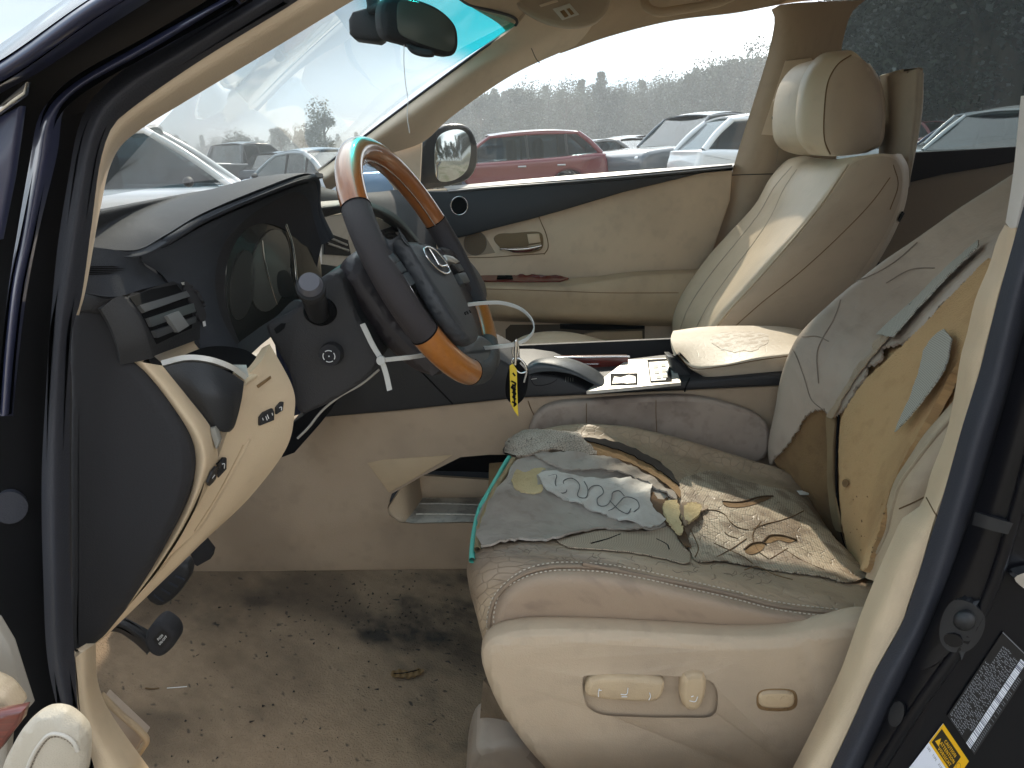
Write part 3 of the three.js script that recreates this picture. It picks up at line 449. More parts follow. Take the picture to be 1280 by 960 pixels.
// ------------------------------------------------------------------ driver door, swung open at the left edge
{
  const d = thing('driver_door', 'open driver door with cream armrest and red wood, at the lower left edge', 'door');
  part(d, 'door_panel', plate([[-120, 740], [-8, 778], [10, 808], [35, 886], [10, 910], [0, 1040], [-120, 1040]], -0.55, 0.012, { round: false, bevel: 0.003 }), std([0.34, 0.305, 0.26], 0.6));
  part(d, 'pull_recess', plate([[-60, 850], [-4, 864], [10, 878], [18, 892], [0, 900], [-60, 910]], -0.50, 0.02, { bevel: 0.004 }), M.beigeCleanLit);
  part(d, 'wood_trim', plate([[-60, 906], [0, 894], [28, 889], [24, 905], [8, 926], [-2, 940], [-60, 950]], -0.475, 0.012, { round: false, bevel: 0.003 }), M.redWood);
  const arm = plate([[-6, 1005], [-2, 964], [10, 938], [26, 914], [48, 900], [70, 902], [88, 914], [99, 928], [101, 946], [99, 974], [90, 1000], [60, 1015], [20, 1015]], -0.46, 0.022, { bevel: 0.008, seg: 6 });
  const a = part(d, 'armrest', arm, std([0.52, 0.455, 0.365], 0.5, { bumpMap: T.leather, bumpScale: 0.0003 }));
  part(a, 'piping', seam([[30, 980], [38, 952], [50, 930], [62, 918], [74, 917], [86, 922], [94, 930], [97, 938]], arm, 0.0016, 0.0006), std([0.6, 0.55, 0.48], 0.5));
  part(a, 'stitch', stitches([[34, 980], [41, 955], [52, 934], [63, 922], [74, 921], [85, 926], [93, 934]], arm, 24, 0.0005, 0.0004), M.leatherGrey);
  seat(d);
}
// ------------------------------------------------------------------ dashboard
{
  const d = thing('dashboard', 'black and beige dashboard ahead of the steering wheel', 'dashboard');
  const A = [0, 0.16, 0.33, 0.5, 0.75, 1].map((t) => WS.nb.clone().lerp(WS.fb, t).add(V(-0.05 * Math.sin(t * Math.PI), -0.012, 0)));
  const top = loft([A.map((p) => p.clone().add(V(-0.12, -0.03, 0))), A,
    R(0, [[94, 300, -0.75], [150, 276, -0.86], [200, 258, -0.97], [260, 238, -1.09], [320, 222, -1.2], [360, 217, -1.27], [394, 216, -1.32]]),
    R(0, [[97, 309, -0.745], [172, 316, -0.830], [211, 297, -0.876], [251, 273, -0.926], [320, 243, -1.011], [380, 222, -1.12], [397, 224, -1.18]]), R(0, [[98, 318, -0.745], [174, 321, -0.834], [211, 301, -0.88], [251, 277, -0.93], [320, 247, -1.015], [382, 225, -1.125], [398, 228, -1.185]])], { nu: 80, nv: 10, t: 0.008 });
  part(d, 'dash_top', top, M.dash);
  const shelf = loft([R(0, [[92, 306, -0.742], [140, 312, -0.79], [171, 319, -0.83], [184, 334, -0.86], [216, 353, -0.905]]), R(0, [[94, 335, -0.742], [130, 338, -0.77], [165, 338, -0.82], [184, 345, -0.86], [215, 354, -0.905]]), R(0, [[96, 364, -0.742], [120, 369, -0.755], [143, 371, -0.77], [180, 361, -0.83], [214, 353, -0.902]])], { nv: 8, t: 0.01 });
  const sh = part(d, 'dash_shelf', shelf, M.dash);
  for (let k = 0; k < 5; k++) part(sh, 'defroster_slot', drape([[106, 333 + 2.3 * k], [146 - 4 * Math.abs(k - 1.5), 332.4 + 2.3 * k], [160 - 7 * Math.abs(k - 1.5), 334 + 1.9 * k], [146 - 4 * Math.abs(k - 1.5), 334 + 2.2 * k], [106, 334.6 + 2.3 * k]], shelf, { off: 0.0002, t: 0.0004, soft: false }), M.dark);
  // hood over the instruments: its face below the lip, the tunnel and the dials
  const lip = R(0, [[250, 436, -0.915], [243, 402, -0.908], [206, 347, -0.885], [176, 322, -0.835], [211, 301, -0.88], [251, 277, -0.93], [320, 247, -1.015], [382, 225, -1.125], [397, 228, -1.18], [398, 262, -1.19], [414, 298, -1.2]]);
  const open = R(0, [[297, 434, -0.985], [276, 392, -0.98], [269, 345, -0.985], [280, 305, -1.0], [303, 278, -1.02], [322, 263, -1.045], [350, 247, -1.085], [370, 240, -1.12], [386, 251, -1.16], [393, 277, -1.18], [402, 306, -1.19]]);
  const deep = R(0, [[300, 430, -1.0], [283, 382, -1.0], [281, 346, -1.005], [290, 312, -1.02], [306, 288, -1.04], [322, 280, -1.06], [342, 281, -1.1], [362, 291, -1.14], [378, 306, -1.17], [388, 320, -1.19], [396, 335, -1.2]]);
  part(d, 'instrument_hood', loft([lip, lip.map((p, i) => p.clone().lerp(open[i], 0.5).add(V(0.004, 0, 0.004))), open], { nu: 90, nv: 8, t: 0.008 }), M.dash);
  part(d, 'hood_lip', tube([...R(0, [[198, 307, -0.866], [216, 297, -0.879], [251, 275.5, -0.925], [320, 245.5, -1.01], [380, 224, -1.115], [396, 226, -1.172]]), ...lip.slice(9).map((p) => p.clone().add(V(0.001, 0, 0.002)))], 0.0046, 80), M.dash);
  part(d, 'hood_tunnel', loft([open, deep], { nu: 90, nv: 4, t: 0.006 }), M.blackSoft);
  const face = loft([R(-1.02, [[286, 300], [283, 350], [288, 400], [300, 436]]), R(-1.06, [[312, 276], [314, 330], [316, 380], [320, 424]]), R(-1.14, [[360, 282], [362, 320], [366, 360], [370, 388]]), R(-1.21, [[400, 320], [402, 340], [404, 362], [406, 380]])], { nv: 6, t: 0.004 });
  const ip = part(d, 'instrument_panel', face, std([0.03, 0.032, 0.03], 0.16, { clearcoat: 1, clearcoatRoughness: 0.03 }));
  const ringOf = (u, v, a, b, turn) => circle(u, v, a, b, 28, turn).map((p) => onto([p], face, 0.004)[0]).filter((p) => p);
  part(ip, 'dial_face', drape(circle(336, 338, 24, 52, 30, 0.16), face, { off: 0.0005, t: 0.002, soft: false }), std([0.10, 0.10, 0.088], 0.22, { clearcoat: 1 }));  // paler olive tone stands in for a reflection in the instrument lens
  part(ip, 'dial_face', drape(circle(302, 356, 15, 44, 30, 0.12), face, { off: 0.0005, t: 0.002, soft: false }), std([0.05, 0.05, 0.046], 0.3));
  part(ip, 'dial_ring', tube(onto(softOutline([[352, 276], [361, 300], [366, 330], [368, 352], [374, 372]].concat([]), 0).slice(0, 14), face, 0.004), 0.0024, 40), M.chrome);
  part(ip, 'dial_ring', tube(onto([[325, 300], [329, 330], [336, 356], [344, 380]], face, 0.004, 16), 0.0013, 40), M.chrome);
  part(ip, 'display', drape([[346, 340], [356, 338], [366, 366], [352, 372], [346, 362]], face, { off: 0.001, t: 0.002 }), std([0.025, 0.026, 0.026], 0.2));
  part(ip, 'lower_ledge', drape([[298, 432], [318, 414], [350, 392], [370, 374], [384, 378], [352, 410], [330, 428], [306, 446]], [face, ...[loft([R(-1.0, [[280, 380], [280, 460]]), R(-1.0, [[420, 360], [420, 460]])], { t: 0 })]], { off: 0.002, t: 0.01 }), std([0.028, 0.036, 0.042], 0.45));

  // air vent
  const bez = loft([R(0, [[126, 386, -0.755], [138, 408, -0.757], [148, 436, -0.76], [151, 456, -0.765]]), R(0, [[146, 371, -0.768], [166, 396, -0.772], [180, 424, -0.776], [190, 448, -0.785]]), R(0, [[164, 370, -0.785], [180, 392, -0.787], [190, 418, -0.79], [195, 444, -0.80]]), R(0, [[192, 359, -0.84], [211, 380, -0.85], [222, 402, -0.855], [227, 432, -0.86]]), R(0, [[222, 350, -0.91], [242, 368, -0.92], [254, 394, -0.93], [258, 420, -0.935]])], { nu: 24, nv: 6, t: 0.012 });
  const vent = part(d, 'air_vent', bez, M.black);
  const vo = [[161, 372], [188, 362], [220, 356], [233, 372], [240, 394], [239, 410], [216, 420], [195, 430], [186, 412], [176, 392]];
  part(vent, 'vent_duct', drape(vo, bez, { off: 0.0003, t: 0.0006, soft: false }), M.dark);
  const slatM = std([0.06, 0.062, 0.066], 0.35);
  [[[170, 384], [229, 366], [233, 372], [176, 392]], [[180, 399], [237, 380], [240, 390], [185, 409]], [[187, 414], [240, 396], [240, 403], [191, 422]]].forEach((q) => part(vent, 'slat', drape(q, bez, { off: 0.001, t: 0.004, soft: false }), slatM));
  part(vent, 'vent_tab', drape([[199, 397], [214, 391], [227, 407], [213, 415]], bez, { off: 0.004, t: 0.005, soft: false }), std([0.20, 0.20, 0.20], 0.4));
  part(vent, 'thumb_wheel', drape([[226, 352], [238, 362], [250, 382], [254, 398], [248, 402], [240, 384], [230, 366]], bez, { off: 0.0008, t: 0.003 }), M.blackSoft);
  part(vent, 'wheel_mark', drape([[249, 402], [252, 401], [253, 407], [250, 408]], bez, { off: 0.004, t: 0.0005, soft: false }), M.white);
  part(vent, 'wheel_mark', drape([[223, 356], [228, 355], [229, 358], [225, 359]], bez, { off: 0.004, t: 0.0005, soft: false }), M.silver);
  // black end of the dashboard
  const endc = plate([[88, 389], [108, 381], [128, 388], [143, 405], [152, 428], [156, 451], [174, 468], [199, 500], [221, 535], [233, 565], [234, 598], [222, 640], [200, 685], [170, 737], [142, 779], [123, 803], [106, 815], [92, 821], [86, 815], [84, 700], [84, 500]], -0.768, 0.06, { bevel: 0.012, seg: 5 });
  part(d, 'end_cover', endc, M.blackSoft);
  part(d, 'end_cap', plate([[96, 363], [126, 369], [140, 374], [128, 388], [122, 394], [92, 390]], -0.765, 0.05, { round: false, bevel: 0.005 }), M.black);
  // beige trim beside it and the knee panel
  const side = loft([R(0, [[157, 450, -0.79], [180, 472, -0.792], [206, 506, -0.795], [228, 542, -0.80], [237, 570, -0.80], [235, 612, -0.80], [216, 657, -0.80], [186, 709, -0.80], [154, 754, -0.80], [112, 808, -0.80]]), R(0, [[178, 453, -0.775], [200, 478, -0.778], [226, 512, -0.78], [248, 545, -0.782], [256, 572, -0.784], [250, 606, -0.786], [232, 650, -0.79], [205, 697, -0.795], [170, 745, -0.80], [122, 803, -0.805]]), R(0, [[203, 457, -0.80], [236, 498, -0.805], [262, 532, -0.81], [271, 556, -0.82], [272, 576, -0.825], [261, 606, -0.83], [244, 638, -0.835], [214, 680, -0.838], [176, 730, -0.838], [125, 800, -0.825]])], { nu: 60, nv: 8, t: 0.01 });
  part(d, 'side_trim', side, M.beigeCleanLit);
  part(d, 'trim_ledge', loft([R(0, [[156, 458, -0.79], [200, 441, -0.86], [252, 421, -0.94], [300, 436, -1.02]]), R(0, [[206, 462, -0.80], [226, 449, -0.85], [262, 436, -0.94], [310, 440, -1.0]])], { nv: 6, t: 0.012 }), M.beigeCleanLit);
  const knee = loft([R(0, [[300, 478, -0.86], [326, 452, -0.90], [337, 430, -0.94]]), R(0, [[297, 500, -0.85], [332, 484, -0.895], [365, 482, -0.935]]), R(0, [[284, 540, -0.84], [325, 530, -0.885], [368, 516, -0.93]]), R(0, [[270, 578, -0.838], [312, 582, -0.88], [357, 562, -0.93]]), R(0, [[246, 628, -0.84], [276, 640, -0.87], [312, 622, -0.91]]), R(0, [[212, 676, -0.84], [236, 690, -0.86], [264, 668, -0.89]]), R(0, [[176, 728, -0.842], [190, 738, -0.852], [206, 722, -0.87]]), R(0, [[122, 800, -0.83], [126, 800, -0.833], [136, 792, -0.84]])], { nu: 40, nv: 8, t: 0.012 });
  const kp = part(d, 'knee_panel', knee, M.beigeCleanLit);
  part(kp, 'panel_crease', seam([[312, 548], [296, 582], [276, 618], [250, 660], [216, 694], [190, 724]], knee, 0.0018, 0), M.beigeCleanLit);
  part(kp, 'panel_crease', seam([[304, 556], [288, 588], [266, 628], [243, 664]], knee, 0.0009, 0), M.beige);
  part(kp, 'card_slot', drape([[320, 482], [337, 470], [338, 473], [322, 485]], knee, { off: 0.0006, t: 0.001, soft: false }), M.foamBrown);
  const sw = (o, on, lines) => { const s = part(kp, 'switch', drape(o, on, { off: 0.001, t: 0.003, soft: false }), M.black); lines.forEach((l) => part(s, 'switch_mark', seam(l, on, 0.0006, 0.0042, 6), M.white)); };
  sw([[322, 521], [327, 515], [338, 510], [340, 514], [340, 524], [322, 531]], knee, [[[329, 519], [331, 524]], [[331, 517], [333, 522]], [[325, 521], [326, 524]], [[337, 515], [338, 518]]]);
  sw([[343, 509], [349, 502], [352, 502], [351, 512], [343, 517]], knee, [[[346, 509], [349, 508], [349, 512]]]);
  sw([[269, 578], [276, 571], [281, 571], [281, 584], [271, 595]], [knee, side], [[[275, 578], [278, 577], [278, 583]]]);
  sw([[256, 602], [262, 588], [267, 582], [268, 596], [258, 606]], [knee, side], [[[261, 596], [264, 592]]]);
  // cup holder swung out of the panel
  const cf = loft([R(0, [[203, 459, -0.80], [233, 453, -0.81], [260, 455, -0.82], [284, 464, -0.835], [305, 477, -0.85]]), R(0, [[236, 496, -0.805], [252, 494, -0.80], [270, 494, -0.805], [288, 496, -0.82], [302, 500, -0.845]]), R(0, [[263, 531, -0.812], [270, 531, -0.81], [278, 532, -0.815], [287, 532, -0.825], [294, 531, -0.84]]), R(0, [[272, 539, -0.82], [275, 539, -0.82], [279, 540, -0.82], [283, 540, -0.825], [287, 540, -0.835]])], { nv: 8, t: 0.006 });
  const cup = part(d, 'cup_holder', cf, std([0.022, 0.023, 0.027], 0.5, { bumpMap: T.grain, bumpScale: 0.0003 }));
  part(cup, 'cup_rim', loft([R(0, [[203, 457, -0.80], [233, 450, -0.812], [260, 452, -0.822], [286, 461, -0.836], [306, 475, -0.85]]), R(0, [[206, 458, -0.806], [234, 453, -0.82], [258, 455, -0.83], [284, 462, -0.85], [305, 461, -0.875]])], { nv: 4, t: 0.006 }), M.silver);
  part(cup, 'cup_well', loft([R(0, [[204, 457, -0.81], [226, 447, -0.85], [247, 437, -0.90], [264, 433, -0.93], [284, 433, -0.95], [306, 437, -0.955], [321, 446, -0.945]]), R(0, [[214, 470, -0.83], [236, 470, -0.85], [256, 466, -0.88], [274, 462, -0.9], [290, 462, -0.91], [306, 462, -0.91], [316, 458, -0.915]]), R(0, [[206, 460, -0.805], [230, 455, -0.818], [252, 456, -0.828], [270, 461, -0.84], [286, 463, -0.855], [304, 461, -0.88], [317, 453, -0.92]])], { nv: 6, t: 0.004 }), M.dark);
  const capG = loft([R(0, [[322, 442, -0.95], [318, 453, -0.92], [305, 462, -0.88], [290, 465, -0.86]]), R(0, [[346, 453, -0.95], [334, 460, -0.92], [320, 468, -0.885], [306, 476, -0.855]]), R(0, [[344, 460, -0.945], [333, 466, -0.915], [319, 474, -0.88], [306, 483, -0.852]])], { nv: 6, t: 0.008 });
  part(cup, 'cup_cap', capG, M.beigeCleanLit);
  part(cup, 'cup_latch', plate([[262, 536], [268, 534], [274, 552], [270, 562], [264, 546]], -0.806, 0.01, { round: false, bevel: 0.001 }), std([0.3, 0.29, 0.26], 0.5));
  part(d, 'dash_gap_shade', plate([[352, 572], [364, 530], [392, 510], [420, 500], [414, 512], [400, 530], [384, 548], [368, 566]], -1.30, 0.05, { round: false, bevel: 0.001 }), M.dark);  // black plate standing in for the shade in the gap below the column
  // passenger side and middle of the dashboard, seen behind the steering wheel
  part(d, 'passenger_dash', loft([R(0, [[396, 232, -1.35], [430, 240, -1.5], [470, 240, -1.75], [528, 232, -2.21]]), R(0, [[398, 250, -1.3], [430, 252, -1.45], [480, 258, -1.7], [540, 258, -2.2]]), R(0, [[398, 310, -1.3], [430, 312, -1.42], [490, 318, -1.62], [546, 312, -2.2]]), R(0, [[402, 420, -1.34], [440, 425, -1.4], [490, 425, -1.62], [560, 420, -2.2]])], { nu: 50, nv: 8, t: 0.01 }), M.dash);
  const cs = loft([R(0, [[402, 268, -1.26], [440, 262, -1.34], [470, 268, -1.44], [496, 282, -1.52], [518, 302, -1.56]]), R(0, [[402, 330, -1.25], [440, 335, -1.33], [470, 335, -1.42], [498, 340, -1.5], [524, 345, -1.55]])], { nv: 8, t: 0.008 });
  const st = part(d, 'centre_panel', cs, M.silver);
  part(st, 'panel_hood', loft([R(0, [[396, 252, -1.24], [440, 250, -1.31], [472, 256, -1.4], [502, 274, -1.48], [524, 300, -1.53]]), R(0, [[398, 262, -1.22], [440, 258, -1.29], [470, 264, -1.38], [498, 281, -1.46], [521, 304, -1.51]]), R(0, [[402, 272, -1.24], [440, 264, -1.32], [468, 270, -1.42], [494, 286, -1.5], [516, 306, -1.54]])], { nv: 5, t: 0.006 }), M.black);
  part(st, 'panel_rim', seam([[400, 270], [440, 265], [468, 271], [494, 286], [516, 306]], cs, 0.003, 0.004), M.chrome);
  const cv = part(st, 'air_vent', drape([[474, 288], [492, 282], [506, 292], [512, 304], [490, 304], [474, 300]], cs, { off: 0.002, t: 0.004, soft: false }), M.blackSoft);
  [[[477, 290], [500, 288]], [[479, 295], [507, 294]], [[480, 300], [510, 300]]].forEach((l) => part(cv, 'slat', seam(l, cs, 0.0025, 0.007, 6), M.black));
  part(cv, 'vent_tab', drape([[490, 291], [499, 288], [503, 293], [494, 297]], cs, { off: 0.007, t: 0.005, soft: false }), M.silver);
  const lv = part(st, 'screen', drape([[404, 290], [432, 300], [436, 320], [404, 318]], cs, { off: 0.001, t: 0.004, soft: false }), M.black);
  part(lv, 'slat', seam([[406, 296], [430, 306]], cs, 0.002, 0.006, 6), M.silver);
  part(lv, 'slat', seam([[406, 304], [432, 313]], cs, 0.002, 0.006, 6), M.silver);
  seat(d);
}
// ------------------------------------------------------------------ steering column, wheel, ties and key
{
  const c = thing('steering_column', 'dark grey steering column cover behind the wheel, with stalk and round knob', 'steering column');
  const col = plate([[332, 408], [338, 402], [356, 394], [372, 382], [384, 362], [404, 346], [420, 342], [432, 358], [448, 397], [464, 420], [475, 450], [470, 460], [458, 474], [436, 490], [410, 505], [390, 514], [378, 518], [370, 510], [367, 490], [360, 464], [349, 444]], -0.965, 0.20, { bevel: 0.006, seg: 5 });
  part(c, 'column_cover', col, std([0.026, 0.025, 0.028], 0.62, { bumpMap: T.grain, bumpScale: 0.0003 }));
  part(c, 'cover_edge', tube(R(-0.97, [[474, 462], [452, 480], [424, 496], [402, 514], [386, 534], [372, 548]]), 0.0016, 40), std([0.35, 0.32, 0.28], 0.4));
  part(c, 'cover_slot', drape([[343, 411], [352, 404], [358, 404], [356, 410], [350, 415], [346, 417]], col, { off: 0.0006, t: 0.001, soft: false }), M.dark);
  const gap = part(c, 'stalk_boot', plate(circle(399, 390, 21, 18, 24, 0.2), -0.958, 0.03, { bevel: 0.004 }), M.dark);
  const stalk = part(c, 'stalk', rod(P(398, 392, -0.962), P(388, 358, -0.875), 0.0135, 0.0155, 24), std([0.02, 0.02, 0.022], 0.3));
  part(stalk, 'stalk_ring', rod(P(389.5, 363, -0.885), P(388, 358, -0.873), 0.0168, 0.0168, 24), M.black);
  const e0 = P(388, 357, -0.873), e1 = P(386.5, 352, -0.864); part(stalk, 'stalk_end', rod(e0, e1, 0.0145, 0.0115, 24), std([0.11, 0.11, 0.13], 0.35));
  const kb = part(c, 'tilt_knob', rod(P(415, 442, -0.96), P(412, 444, -0.935), 0.0155, 0.0135, 28), M.blackSoft);
  const kf = P(411.5, 445, -0.933), kring = []; for (let k = 0; k < 4; k++) { const a = []; for (let q = 0; q < 6; q++) { const t = (k + 0.12 + 0.76 * q / 5) * Math.PI / 2 + 0.78; a.push(kf.clone().add(V(0.0075 * Math.cos(t), 0.0075 * Math.sin(t), 0.0015))); } kring.push(tube(a, 0.0006, 10, false, 5)); }
  kring.push(new THREE.SphereGeometry(0.001, 8, 6).translate(kf.x, kf.y, kf.z + 0.0015));
  part(kb, 'knob_mark', mergeGeometries(kring.map((g) => g)), M.white);
  seat(c);

  // wheel: rim plane through three points of the rim
  const Tp = P(450, 187, -1.06), Bp = P(606, 457, -1.05), Np = P(482, 346, -0.878), C = Tp.clone().lerp(Bp, 0.5);
  const e1v = Tp.clone().sub(Bp).normalize(); let e2 = Np.clone().sub(C); e2.addScaledVector(e1v, -e2.dot(e1v)); const Rn = e2.length(); e2.normalize();
  const e3 = e2.clone().cross(e1v).normalize(); if (e3.x < 0) e3.negate();                // towards the driver
  const Rv = Tp.distanceTo(Bp) / 2, Rr = Math.max(Rv, Rn);
  const W = (a, off = 0, k = 1) => C.clone().addScaledVector(e1v, Rv * k * Math.cos(a)).addScaledVector(e2, (Rn * 0.985) * k * Math.sin(a)).addScaledVector(e3, off);
  const w = thing('steering_wheel', 'wood and black leather steering wheel turned towards the driver seat', 'steering wheel');
  const arc = (a0, a1, r, k = 12) => { const n = 44, pts = []; for (let i = 0; i <= n; i++) pts.push(W(lerp(a0, a1, i / n) * DEG)); return tube(pts, r, 60, false, 20); };
  const ends = (a, r) => { const p = W(a * DEG), q = W((a + 0.5) * DEG); return rod(p, q, r, r, 20); };
  const angleAt = (u, v) => { let best = 1e9, at = 0; for (let a = -180; a < 180; a += 0.5) { const q = W(a * DEG).project(camera), d = Math.hypot((q.x + 1) * 640 - u, (1 - q.y) * 480 - v); if (d < best) { best = d; at = a; } } return at; };
  const A1 = angleAt(438, 262), A2 = angleAt(548, 275), B1 = angleAt(528, 417), B2 = angleAt(586, 466), F1 = angleAt(602, 383), F2 = angleAt(616, 428);
  part(w, 'rim_wood', arc(A2, A1, 0.0172), M.woodDark, 'dark glossy wood at the top of the rim');
  part(w, 'rim_leather', arc(A1, B1, 0.0178), M.leatherBlack); part(w, 'rim_leather', arc(F1, A2, 0.0176), M.leatherBlack);
  part(w, 'rim_wood', arc(B1, B2, 0.0182), M.wood, 'orange wood low on the near side of the rim');
  part(w, 'rim_wood', arc(F2, F1, 0.0170), M.wood, 'orange wood low on the far side of the rim');
  part(w, 'rim_leather', arc(B2, F2 + 360, 0.0176), std([0.045, 0.05, 0.055], 0.5, { bumpMap: T.leather, bumpScale: 0.0003 }));
  [[A1, 0.0184], [A2, 0.0180], [B1, 0.0188], [B2, 0.0186], [F1, 0.0180]].forEach(([a, r]) => part(w, 'rim_joint', ends(a, r), M.dark));
  const line = (a0, a1, th, r, m) => { const pts = []; for (let i = 0; i <= 40; i++) { const a = lerp(a0, a1, i / 40) * DEG; pts.push(W(a).add(W(a).sub(C).normalize().multiplyScalar(0.0178 * Math.cos(th))).addScaledVector(e3, 0.0178 * Math.sin(th))); } return part(w, 'rim_piping', tube(pts, r, 60, false, 6), m); };
  line(A2, B1, Math.PI * 0.98, 0.0009, M.chrome); line(F2, A2, 0.3, 0.0008, M.chrome);
  // flat parts of the hub lie in planes parallel to the rim
  const plane = (o) => C.clone().addScaledVector(e3, o);
  const onPlane = (u, v, o) => { const dd = ray(u, v), q = plane(o); const k = q.sub(camera.position).dot(e3) / dd.dot(e3); return dd.multiplyScalar(k).add(camera.position); };
  const toWorld = new THREE.Matrix4().makeBasis(e2, e1v, e2.clone().cross(e1v)); const sgn = e2.clone().cross(e1v).dot(e3) > 0 ? 1 : -1;
  const hubPlate = (out, o, depth, bevel = 0.006, round = true, most = 1) => {
    const q = out.map((p) => onPlane(p[0], p[1], o).sub(C)).map((p) => V(Math.min(p.dot(e2), most), p.dot(e1v), 0)), s = (round ? curve(q, true).getSpacedPoints(out.length * 6) : q).map((p) => new THREE.Vector2(p.x, p.y));
    const g = slab(s, 0, depth, bevel, 5); if (sgn < 0) g.scale(1, 1, -1); const m = toWorld.clone(); g.applyMatrix4(m); const k = plane(o); g.translate(k.x, k.y, k.z);
    if (sgn < 0) { const ix = g.index; if (ix) { const a = ix.array; for (let i = 0; i < a.length; i += 3) { const x = a[i]; a[i] = a[i + 1]; a[i + 1] = x; } } g.computeVertexNormals(); return toCreasedNormals(g, 0.7); } return g;
  };
  const hubM = std([0.034, 0.038, 0.045], 0.5, { bumpMap: T.leather, bumpScale: 0.0003 });
  part(w, 'hub_back', plate([[418, 342], [430, 324], [446, 322], [470, 350], [500, 392], [536, 430], [566, 462], [552, 474], [520, 470], [490, 448], [464, 420], [446, 392], [428, 366]], -0.99, 0.14, { bevel: 0.03, seg: 6 }), M.leatherBlack);
  part(w, 'hub_base', hubPlate([[478, 308], [500, 300], [540, 304], [566, 322], [590, 352], [606, 400], [608, 432], [590, 442], [560, 424], [530, 392], [500, 350]], 0.002, 0.026, 0.01, true, 0.15), M.leatherBlack);
  const spoke = (o, m, off = 0.006) => part(w, 'spoke', hubPlate(o, off, 0.022, 0.006, true, 0.165), m);
  spoke([[470, 308], [482, 306], [504, 334], [530, 366], [552, 400], [560, 424], [546, 420], [520, 386], [496, 352]], M.leatherBlack);
  spoke([[552, 310], [572, 314], [592, 330], [606, 352], [610, 372], [598, 372], [582, 352], [566, 330]], M.leatherBlack);
  part(w, 'spoke', hubPlate([[583, 426], [602, 416], [616, 426], [626, 436], [629, 450], [622, 464], [604, 466], [588, 452], [578, 438]], 0.014, 0.035, 0.012), std([0.060, 0.068, 0.075], 0.45, { bumpMap: T.leather, bumpScale: 0.0004 }), 'worn grey lower spoke of the wheel');
  const pad = hubPlate([[479, 305], [488, 299], [506, 299], [526, 303], [546, 311], [557, 321], [567, 341], [583, 374], [598, 410], [600, 421], [592, 427], [582, 421], [557, 389], [531, 354], [509, 328], [488, 313]], 0.034, 0.02, 0.007, true, 0.15);
  const ab = part(w, 'airbag_cover', pad, hubM);
  const ovalPts = [[529, 312], [533, 310], [541, 313], [551, 323], [559, 334], [561, 340], [557, 343], [549, 340], [539, 331], [531, 320]];
  part(ab, 'emblem_ring', tube(onto(softOutline(ovalPts, 40).slice(0, 40), pad, 0.0016), 0.0013, 80, true, 8), M.chrome);
  part(ab, 'emblem_bar', tube(onto([[535, 312], [540, 320], [547, 332]], pad, 0.0018, 8), 0.0018, 16), M.chrome);
  part(ab, 'emblem_bar', tube(onto([[547, 332], [551, 334], [557, 333]], pad, 0.0018, 8), 0.0018, 16), M.chrome);
  const pr = (l) => tube(onto(l, pad, 0.0006), 0.0006, 6, false, 5);
  part(ab, 'embossed_text', mergeGeometries([pr([[580, 391], [582, 394]]), pr([[583, 389], [585, 393]]), pr([[586, 388], [588, 391]]), pr([[580, 391], [583, 390]])]), M.dark);
  const sp = surf(w.children.filter((o) => o.name === 'spoke' || o.name === 'hub_base').map((o) => o.geometry));
  const onHub = (o, off, t, m, name) => part(w, name, hubPlate(o, off, t, 0.0015, false), m);
  const btn = std([0.07, 0.08, 0.088], 0.4);
  onHub([[487, 319], [492, 316], [499, 325], [493, 328]], 0.018, 0.01, btn, 'button'); onHub([[494, 330], [501, 326], [509, 338], [502, 341]], 0.018, 0.01, btn, 'button'); onHub([[503, 343], [511, 339], [521, 353], [514, 357]], 0.018, 0.01, btn, 'button');
  onHub([[557, 318], [566, 320], [575, 327], [570, 329], [560, 325]], 0.02, 0.01, M.silver, 'button'); onHub([[566, 330], [576, 330], [581, 338], [574, 340]], 0.02, 0.01, M.black, 'button'); onHub([[572, 342], [582, 340], [588, 352], [580, 354]], 0.02, 0.01, btn, 'button');
  part(w, 'spoke_trim', tube([[479, 312], [490, 326], [504, 346], [520, 372], [536, 402]].map((p) => onPlane(p[0], p[1], 0.014)), 0.0016, 40), M.chrome);
  seat(w);

  // nylon ties
  const t1 = thing('cable_tie', 'white nylon tie looped around the wheel hub, holding the key', 'cable tie');
  const loop = R(0, [[585, 381, -1.06], [604, 379, -1.07], [628, 379, -1.08], [650, 386, -1.08], [663, 398, -1.07], [667, 410, -1.06], [660, 422, -1.04], [644, 430, -1.03], [622, 433, -1.03], [603, 434, -1.05], [598, 424, -1.08]]);
  const strap = (pts, h, n = 60) => { const c2 = curve(pts).getSpacedPoints(n); return loft([c2.map((p) => p.clone().add(V(0, h, 0.0006))), c2.map((p) => p.clone().add(V(0, -h, -0.0006)))], { nu: n + 1, nv: 2, t: 0.0014 }); };
  part(t1, 'strap', strap(loop, 0.0026), M.nylon); seat(t1);
  const t2 = thing('cable_tie', 'white nylon tie with loose tail below the steering column', 'cable tie');
  const flat = (pts, h) => { const c2 = curve(pts).getSpacedPoints(20); return loft([c2.map((p, i) => p.clone().add(V(h, h * 0.3, 0))), c2.map((p) => p.clone().add(V(-h, -h * 0.3, 0)))], { nu: 21, nv: 2, t: 0.0014 }); };
  part(t2, 'strap', flat(R(-0.93, [[453, 405], [466, 432], [476, 449], [482, 466], [487, 488]]), 0.0032), M.nylon);
  part(t2, 'strap_loop', strap(R(0, [[474, 451, -0.93], [492, 449, -0.925], [512, 447, -0.93], [538, 443, -0.96]]), 0.0028, 20), M.nylon);
  part(t2, 'tie_head', slab(circle(0, 0, 0.0058, 0.0062, 12).map((p) => new THREE.Vector2(P(476, 451, -0.925).x + p[0], P(476, 451, -0.925).y + p[1])), -0.924, 0.006, 0.0012), M.nylon); seat(t2);
  // key ring, fob, tag
  const kz = -1.03;
